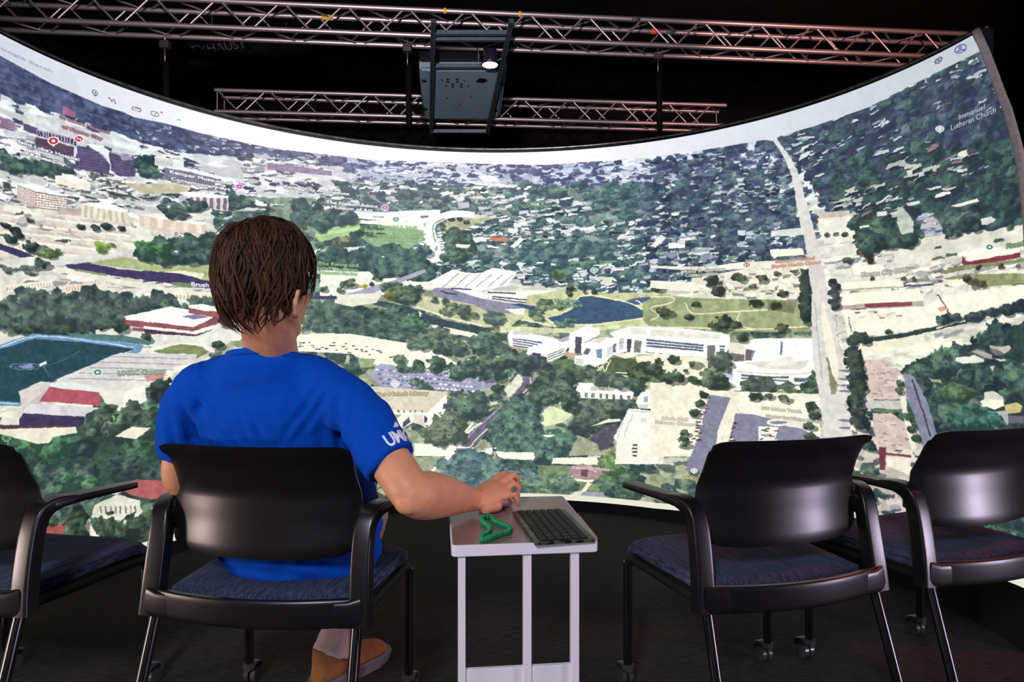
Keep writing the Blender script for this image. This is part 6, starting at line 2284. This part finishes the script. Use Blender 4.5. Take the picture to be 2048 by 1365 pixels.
# left arm
limb(g, [SHL, SHL.lerp(ELL, .5), ELL, ELL.lerp(WRL, .3), WRL], [(.046, .046), (.038, .038), (.032, .034), (.036, .034), (.026, .022)], 18, side=(1, .2, .3))
fl = (WRL - ELL).normalized()
rl = Vector((0, 0, 1)).cross(fl).normalized() * -1
limb(g, [WRL, WRL + fl * .05, WRL + fl * .09], [(.028, .02), (.040, .017), (.036, .013)], 16, side=rl)
for k, b in enumerate((.028, .009, -.010, -.028)):
    p0 = WRL + fl * .085 + rl * b
    p1 = p0 + fl * .035 + Vector((0, 0, -.004))
    p2 = p1 + fl * .022 + Vector((0, 0, -.016))
    capsule(g, p0, p1, .009, .0085, 12)
    capsule(g, p1, p2, .0085, .0072, 12)
capsule(g, WRL + fl * .03 + rl * .03, WRL + fl * .07 + rl * .055, .011, .009, 12)
# trunk under the shirt
limb(g, [(-.560, 1.79, .50), (-.560, 1.785, .60), (-.572, 1.755, .74), (-.590, 1.71, .86), (-.593, 1.690, .93), (-.592, 1.67, .965)],
     [(.160, .10), (.150, .10), (.155, .10), (.170, .090), (.140, .062), (.070, .045)], 28)
# neck and head
limb(g, [NECK_B + Vector((-.002, .03, -.03)), NECK_B, NECK_B.lerp(NECK_T, .5), NECK_T, HEAD + HR @ Vector((0, -.030, -.045))], [(.068, .038), (.066, .046), (.062, .050), (.060, .050), (.056, .052)], 24)
hp = lambda x, y, z: HEAD + HR @ Vector((x, y, z))
ellipsoid(g, hp(0, -.012, .020), (.078, .098, .098), 28, 18, HR)
ellipsoid(g, hp(0, .035, -.030), (.064, .060, .085), 24, 14, HR)
ellipsoid(g, hp(0, .070, -.090), (.030, .026, .024), 16, 10, HR)          # chin
capsule(g, hp(-.055, .005, -.060), hp(-.018, .068, -.092), .020, .018)   # jaw
capsule(g, hp(.055, .005, -.060), hp(.018, .068, -.092), .020, .018)
capsule(g, hp(0, .086, .012), hp(0, .108, -.026), .009, .013)            # nose
for s in (-1, 1):
    ellipsoid(g, hp(s * .010, .104, -.030), (.010, .010, .008), 12, 8)
    capsule(g, hp(s * .012, .086, .022), hp(s * .048, .072, .022), .009, .008)    # brow
    ellipsoid(g, hp(s * .045, .055, -.020), (.022, .024, .020), 14, 8)          # cheek
    # ear
    e0 = hp(s * .080, -.004, -.040)
    ear = [hp(s * .078, .010, -.018), hp(s * .091, -.004, -.006), hp(s * .098, -.022, -.016), hp(s * .095, -.024, -.040), hp(s * .086, -.010, -.062), hp(s * .079, .004, -.068)]
    for a, b in zip(ear[:-1], ear[1:]):
        capsule(g, a, b, .0066, .0062, 10)
    ellipsoid(g, hp(s * .083, -.006, -.036), (.008, .015, .026), 12, 8, HR)
capsule(g, hp(-.020, .090, -.056), hp(.020, .090, -.056), .0065, .0065)   # lips
capsule(g, hp(-.016, .088, -.067), hp(.016, .088, -.067), .0075, .0075)
body = put('body', fuse(g, .0042, 4, .5), SKIN)
eye_m = mat('eye_white', (0.8, 0.8, 0.8), 0.2)
for s in (-1, 1):
    g = Geo()
    ellipsoid(g, hp(s * .031, .070, .006) - MO, (.0125, .0125, .0125), 16, 10)
    e = g.build('eye', eye_m, man, True)
    g = Geo()
    ellipsoid(g, hp(s * .031, .0795, .006) - MO, (.0056, .0045, .0056), 12, 8)
    g.build('iris', mat('iris_brown', (0.05, 0.025, 0.012), 0.2), e, True)
    g = Geo()
    limb(g, [hp(s * .014, .093, .027) - MO, hp(s * .034, .088, .031) - MO, hp(s * .052, .073, .027) - MO], [(.0035, .002), (.004, .002), (.002, .0015)], 8)
    g.build('eyebrow', mat('brow_brown', (0.03, 0.015, 0.008), 0.7), man, True)

# ---- trousers
g = Geo()
limb(g, [(-.558, 1.775, .49), (-.558, 1.80, .54), (-.558, 1.79, .60)], [(.175, .115), (.178, .125), (.160, .11)], 26)
for h, k, a in ((HIPR, KNR, ANR), (HIPL, KNL, ANL)):
    limb(g, [h, h.lerp(k, .5), k.lerp(h, .08), k + Vector((0, .0, -.03)), k.lerp(a, .35), k.lerp(a, .7), a + Vector((-.003, -.015, .004))],
         [(.090, .078), (.082, .070), (.070, .064), (.066, .066), (.060, .066), (.052, .056), (.058, .060)], 22)
me = fuse(g, .008, 3)
NZ3 = lambda co, f, s: np.array([mathutils_noise(c, f, s) for c in co], np.float32)
from mathutils import noise as mnoise


def mathutils_noise(c, f, s):
    return mnoise.noise(Vector((float(c[0]) * f[0] + s, float(c[1]) * f[1], float(c[2]) * f[2])))


displace(me, lambda co, no: .005 * NZ3(co, (14, 14, 34), 3) + .002 * NZ3(co, (50, 50, 90), 9))
put('trousers', me, mat('light_chinos', (0.42, 0.36, 0.35), 0.85, noise=(300, (0.34, 0.29, 0.28), .3)))

# ---- shoes
LEATHER = mat('tan_suede', (0.27, 0.105, 0.022), 0.8, noise=(60, (0.18, 0.066, 0.014), .3))
SOLE = mat('dark_sole', (0.11, 0.10, 0.11), 0.6)
for an, toe, nm, m in ((ANR, Vector((-.43, 2.235, 0)), 'shoe', LEATHER), (ANL, Vector((-.70, 2.78, 0)), 'shoe', LEATHER)):
    heel = Vector((an.x, an.y, 0))
    d = (toe - heel).normalized()
    s = Vector((0, 0, 1)).cross(d)
    b0 = heel - d * .075
    P = lambda a, b, c: b0 + d * a + s * b + Vector((0, 0, c))
    g = Geo()
    limb(g, [P(.0, 0, .050), P(.03, 0, .052), P(.09, 0, .058), P(.16, 0, .050), P(.22, 0, .045), P(.27, 0, .038), P(.29, 0, .034)],
         [(.018, .024), (.036, .034), (.040, .042), (.044, .036), (.050, .032), (.042, .024), (.014, .012)], 20, side=s)
    limb(g, [P(.045, 0, .06), P(.048, 0, .10), P(.050, 0, .122)], [(.036, .046), (.038, .046), (.040, .047)], 18, side=s)
    up = put('shoe', fuse(g, .006, 3), m)
    up['label'] = 'tan suede ankle shoe'
    g = Geo()
    prof = [(-.004, .016), (-.004, -.016), (.02, -.038), (.09, -.040), (.16, -.045), (.225, -.052), (.275, -.040), (.295, -.012), (.295, .012), (.275, .040), (.225, .052), (.16, .045), (.09, .040), (.02, .038)]
    g.loft([[P(a * k - .006 * k, b * k, z) - MO for a, b in prof] for z, k in ((0.001, 1.02), (.030, 1.08), (.038, 1.04))], True, True)
    g.build('sole', SOLE, up)

# ---- shirt
g = Geo()
limb(g, [(-.555, 1.800, .468), (-.553, 1.790, .515), (-.552, 1.785, .58), (-.560, 1.77, .68), (-.578, 1.735, .79), (-.593, 1.700, .875), (-.596, 1.676, .935), (-.595, 1.656, .972), (-.593, 1.648, .992), (-.592, 1.647, 1.010)],
     [(.200, .130), (.212, .142), (.205, .145), (.196, .138), (.200, .130), (.205, .120), (.176, .100), (.134, .088), (.102, .084), (.088, .079)], 40, sq=2.3)
# shoulders and sleeves
limb(g, [(-.585, 1.675, .935), (-.50, 1.66, .938), SHR + Vector((-.035, .0, .012)), SHR.lerp(ELR, .22) + Vector((.004, 0, .004)), SHR.lerp(ELR, .50), SHR.lerp(ELR, .72)],
     [(.068, .068), (.070, .064), (.070, .064), (.070, .064), (.070, .064), (.068, .063)], 26, side=(.3, -.3, .9))
limb(g, [(-.60, 1.675, .935), (-.69, 1.67, .938), SHL + Vector((.035, .0, .012)), SHL.lerp(ELL, .25), SHL.lerp(ELL, .55), SHL.lerp(ELL, .74)],
     [(.068, .068), (.070, .064), (.066, .064), (.062, .060), (.056, .054), (.050, .050)], 26, side=(1, .2, .3))
me = fuse(g, .0065, 5, .6)


def folds(co, no):
    x, y, z = co[:, 0], co[:, 1], co[:, 2]
    d = .0060 * NZ3(co, (9, 9, 16), 1) + .0022 * NZ3(co, (30, 30, 46), 5)
    # creases running from the shoulder blades down and outwards
    for x0, z0, kx, sg in ((-.70, .86, .9, 1), (-.47, .88, .7, -1), (-.60, .80, .3, 1)):
        q = (x - x0) + sg * (z - z0) * kx
        d += .0035 * np.exp(-((z - z0) / .09) ** 2) * np.exp(-(q / .035) ** 2) * np.cos(q * 170)
    # ring of slack above the sleeve hem
    # long drag folds from the armpits to the shoulders
    for cx, sgn in ((-.405, 1), (-.775, -1)):
        u = (x - cx) + sgn * (z - .86) * -.10
        fall = np.exp(-((x - cx) / .055) ** 2) * np.exp(-((z - .825) / .085) ** 2)
        d += -.011 * fall * (0.5 + 0.5 * np.cos(u * 150)) * (no[:, 1] < .3)
    d *= np.clip((1.0 - z) / .06, 0, 1)
    # bunched cloth at the waist, low back
    w = np.exp(-((z - .52) / .06) ** 2)
    d += .006 * w * np.sin(z * 90 + x * 18 + 2 * np.sin(x * 14))
    return d


displace(me, folds)
SHIRT_M = mat('royal_blue_cotton', (0.0, 0.072, 0.50), 0.92, spec=0.12, noise=(520, (0.0, 0.058, 0.42), .35), bump=(1400, 0.12, 0.0004), sheen=0.0)
shirt = put('shirt', me, SHIRT_M)
# neck ribbing
g = Geo()
ring = []
for k in range(49):
    a = 2 * math.pi * k / 48
    ring.append(Vector((-.592 + .088 * math.cos(a), 1.641 + .076 * math.sin(a), 1.003 - .012 * math.sin(a) - .004 * math.cos(a) ** 2)) - MO)
g.sweep(ring, [(.0075, .0042)] * 49, 10, False, 2.4, side=(0, .15, 1))
yoke = []
for rx, ry, dz, yy in ((.080, .070, .0025, 1.640), (.086, .075, .0030, 1.641), (.092, .079, -.004, 1.643), (.098, .080, -.014, 1.648)):
    yoke.append([Vector((-.592 + rx * math.cos(2 * math.pi * k / 48), yy + ry * math.sin(2 * math.pi * k / 48), 1.000 + dz - .012 * math.sin(2 * math.pi * k / 48) - .004 * math.cos(2 * math.pi * k / 48) ** 2)) - MO for k in range(48)])
g.loft(yoke, True, False)
g.build('collar', SHIRT_M, shirt, True)
# sleeve hem seams
for S, E, t, r0, sd in ((SHR, ELR, .745, .0665, (.3, -.3, .9)), (SHL, ELL, .765, .056, (1, .2, .3))):
    pass


def sleeve_print():
    """white lettering and a small feather mark wrapped on the right sleeve"""
    from mathutils.bvhtree import BVHTree
    dg = bpy.context.evaluated_depsgraph_get()
    bvh = BVHTree.FromPolygons([v.co[:] for v in shirt.data.vertices], [p.vertices[:] for p in shirt.data.polygons])
    A, B = SHR - MO, ELR - MO
    ax = (B - A).normalized()
    cu = bpy.data.curves.new('t', 'FONT')
    cu.body = 'UMKC'
    cu.size = .045
    cu.offset = .0011
    cu.space_character = .92
    cu.resolution_u = 3
    tmp = bpy.data.objects.new('t', cu)
    COL.objects.link(tmp)
    me = bpy.data.meshes.new_from_object(tmp.evaluated_get(dg))
    bpy.data.objects.remove(tmp)
    bm = bmesh.new()
    bm.from_mesh(me)
    bmesh.ops.triangulate(bm, faces=bm.faces[:])
    # feather strokes above the letters
    for k in range(3):
        x0, y0 = .050 + k * .007, .040 - k * .001
        q = [(x0, y0), (x0 + .020, y0 + .004 + k * .002), (x0 + .026, y0 + .018 + k * .002), (x0 + .014, y0 + .010 + k * .002)]
        bm.faces.new([bm.verts.new((a, b, 0)) for a, b in q])
    bmesh.ops.subdivide_edges(bm, edges=[e for e in bm.edges if e.calc_length() > .008], cuts=2)
    bmesh.ops.triangulate(bm, faces=bm.faces[:])
    # start of the word: the sleeve point seen at the measured place
    cam_o = Vector((0, 0, CAM_Z)) - MO
    hit = bvh.ray_cast(cam_o, (at(778, 896, 1.6) - Vector((0, 0, CAM_Z))).normalized())[0]
    if hit is None:
        return
    rel = hit - A
    t0 = rel.dot(ax)
    rad = (rel - ax * t0)
    e1 = rad.normalized()
    e2 = ax.cross(e1).normalized()
    # direction of reading: to the right in the picture, around the sleeve
    if e2.x < 0:
        e2 = -e2
    R = .068
    for v in bm.verts:
        a = v.co.x * .72 / R
        # the word climbs slightly along the sleeve
        along = -v.co.y
        dirv = e1 * math.cos(a) + e2 * math.sin(a)
        c = A + ax * (t0 + along)
        h = bvh.ray_cast(c + dirv * .25, -dirv)
        p = h[0] if h[0] is not None else c + dirv * R
        v.co = p + dirv * .0012
    out = bpy.data.meshes.new('sleeve_print')
    bm.to_mesh(out)
    bm.free()
    link('sleeve_print', out, mat('white_print', (0.85, 0.84, 0.90), 0.7), shirt)


sleeve_print()

# ---- hair
def build_hair():
    hm = bpy.data.materials.new('brown_hair')
    hm.use_nodes = True
    nt = hm.node_tree
    b = nt.nodes['Principled BSDF']
    b.inputs['Roughness'].default_value = 0.58
    b.inputs['Specular IOR Level'].default_value = 0.22
    oi = nt.nodes.new('ShaderNodeAttribute')
    oi.attribute_name = 'tone'
    r = nt.nodes.new('ShaderNodeValToRGB')
    r.color_ramp.elements[0].color = (0.007, 0.004, 0.003, 1)
    r.color_ramp.elements[1].color = (0.125, 0.050, 0.020, 1)
    nt.links.new(oi.outputs['Fac'], r.inputs[0])
    nt.links.new(r.outputs[0], b.inputs['Base Color'])
    rng = np.random.default_rng(5)
    C = HEAD + Vector((-.004, -.012, .012))
    RX, RY, RZ = .098, .116, .133
    V, F_, T = [], [], []

    def surf(d, lift=0.0):
        """point on the hair volume in direction d (unit, head space)"""
        h2 = (d[0] / RX) ** 2 + (d[1] / RY) ** 2
        v = abs(d[2]) / RZ
        pw = 2.9 if d[2] > 0 else 2.15
        k = 1 / math.sqrt(h2 + v * v)
        for _ in range(4):
            fv = h2 * k * k + (v * k) ** pw - 1
            k -= fv / (2 * h2 * k + pw * v * (v * k) ** (pw - 1) + 1e-9)
        k += .010 * max(0.0, d[2] - .45) * (abs(math.sin(d[0] * 3.4 + .25)) - .3)     # parted crown
        return np.array(d) * (k + lift)

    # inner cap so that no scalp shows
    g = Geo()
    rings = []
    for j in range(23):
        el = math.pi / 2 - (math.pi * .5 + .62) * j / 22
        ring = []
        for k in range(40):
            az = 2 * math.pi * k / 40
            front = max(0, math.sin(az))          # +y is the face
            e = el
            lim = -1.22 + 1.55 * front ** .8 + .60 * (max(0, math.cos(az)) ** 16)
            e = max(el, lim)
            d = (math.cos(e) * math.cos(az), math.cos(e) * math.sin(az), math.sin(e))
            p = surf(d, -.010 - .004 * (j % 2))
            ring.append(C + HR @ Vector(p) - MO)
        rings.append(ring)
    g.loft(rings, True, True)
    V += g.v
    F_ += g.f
    T += [0.12] * len(g.v)
    # locks
    whorl = np.array([-.10, -.50, .86])
    whorl /= np.linalg.norm(whorl)
    N = 2600
    for i in range(N):
        az = rng.uniform(0, 2 * math.pi)
        st = abs(rng.normal(0, .55)) + .02
        e1 = np.cross(whorl, [0, 0, 1.0])
        e1 /= np.linalg.norm(e1)
        e2 = np.cross(whorl, e1)
        d = whorl * math.cos(st) + (e1 * math.cos(az) + e2 * math.sin(az)) * math.sin(st)
        out = math.sin(st)
        L = rng.uniform(.06, .145)
        n = 10
        step = L / n
        wave = 9 * mnoise.noise(Vector((math.cos(az) * 1.7, math.sin(az) * 1.7, st * 2))) + rng.uniform(-.5, .5)
        wf = rng.uniform(24, 34)
        amp = rng.uniform(.25, .6)
        lift0 = rng.uniform(-.007, .005)
        pts = []
        dirv = (e1 * math.cos(az) + e2 * math.sin(az))
        dd = d.copy()
        for k in range(n + 1):
            # flow: away from the whorl, then down
            down = np.array([0, -.06, -1.0])
            t = dirv * (1 - min(1, k / 7)) + down * min(1, k / 5) * 1.0
            t = t - dd * t.dot(dd)
            nn = np.linalg.norm(t)
            if nn < 1e-4:
                break
            t /= nn
            sdir = np.cross(dd, t)
            t = t + sdir * amp * math.sin(wave + k * step * wf * 1.6)
            lift = lift0 + .008 * math.sin(math.pi * min(1, k / n)) * rng.uniform(.6, 1) * (1 if st < .5 else .4)
            pts.append(surf(dd, lift))
            rad = np.linalg.norm(pts[-1])
            dd = dd + t * step / rad
            dd /= np.linalg.norm(dd)
            # stop above the nape and clear of face and ears
            azd = math.atan2(dd[1], dd[0])
            front = max(0, math.sin(azd))
            lim = -1.30 + rng.uniform(-.10, .12) + 1.42 * front ** .8 + .62 * (max(0, math.cos(azd)) ** 16)
            if math.asin(max(-1, min(1, dd[2]))) < lim:
                break
        if len(pts) < 4:
            continue
        tone = np.clip(rng.normal(.30, .16) + .62 * max(0, mnoise.noise(Vector((az * 2.6, st * 2.2, 3)))), 0.02, 1)
        w0 = rng.uniform(.0018, .0042)
        base = len(V)
        m = len(pts)
        for k, p in enumerate(pts):
            a, c = pts[max(k - 1, 0)], pts[min(k + 1, m - 1)]
            t = c - a
            t /= max(np.linalg.norm(t), 1e-6)
            nrm = p / np.linalg.norm(p)
            s = np.cross(t, nrm)
            w = w0 * math.sqrt(max(.02, 1 - (k / (m - 1)) ** 2.2)) * (.5 + .5 * min(1, k / 2))
            for q in (s * w, nrm * w * .55, -s * w, -nrm * w * .4):
                P = HR @ Vector(p + q)
                V.append(tuple(C + P - MO))
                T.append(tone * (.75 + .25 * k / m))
        for k in range(m - 1):
            for q in range(4):
                a, b_ = base + k * 4 + q, base + k * 4 + (q + 1) % 4
                F_.append((a, b_, b_ + 4, a + 4))
        F_.append(tuple(base + (m - 1) * 4 + q for q in range(4)))
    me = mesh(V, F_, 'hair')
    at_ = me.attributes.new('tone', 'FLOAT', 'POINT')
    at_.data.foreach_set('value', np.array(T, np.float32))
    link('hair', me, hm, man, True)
    # loose arcs standing up on the crown
    g = Geo()
    for k in range(22):
        x0 = rng.choice([-.045, .022]) + rng.uniform(-.012, .012)
        h = rng.uniform(.002, .008)
        a = C + HR @ Vector((x0, -.02 + rng.uniform(-.02, .02), RZ * .96)) - MO
        b_ = a + Vector((rng.uniform(.04, .065) * (1 if x0 > 0 else -.8), rng.uniform(-.03, -.01), -rng.uniform(.018, .036)))
        mid = (a + b_) / 2 + Vector((0, 0, h + .012))
        P = catmull([a, mid, b_], 5)
        g.tube(P, .0009, 5)
    o = g.build('loose_strands', mat('dark_strands', (0.02, 0.01, 0.006), 0.45), man, True)
    o['kind'] = 'stuff'


build_hair()


# ---- the mouse in his hand
def build_mouse():
    c = HP(.088, .020, 0)
    f = Vector((.74, .67, 0)).normalized()
    t = thing('computer_mouse', 'small light grey computer mouse under the hand on the side table', 'mouse', (c.x, c.y, TZ), math.atan2(f.y, f.x))
    g = Geo()
    limb(g, [(-.046, 0, .010), (-.036, 0, .013), (-.01, 0, .0165), (.02, 0, .0150), (.040, 0, .011), (.048, 0, .008)], [(.014, .007), (.026, .012), (.030, .0165), (.029, .0150), (.024, .010), (.012, .006)], 20, side=(0, 1, 0), sq=2.6)
    g.build('shell', mat('mouse_grey', (0.5, 0.5, 0.52), 0.35), t, True)
    g = Geo()
    g.tube([(.020, -.003, .0285), (.020, .003, .0285)], .006, 14)
    g.build('wheel', mat('mouse_wheel', (0.04, 0.04, 0.04), 0.5), t, True)


build_mouse()
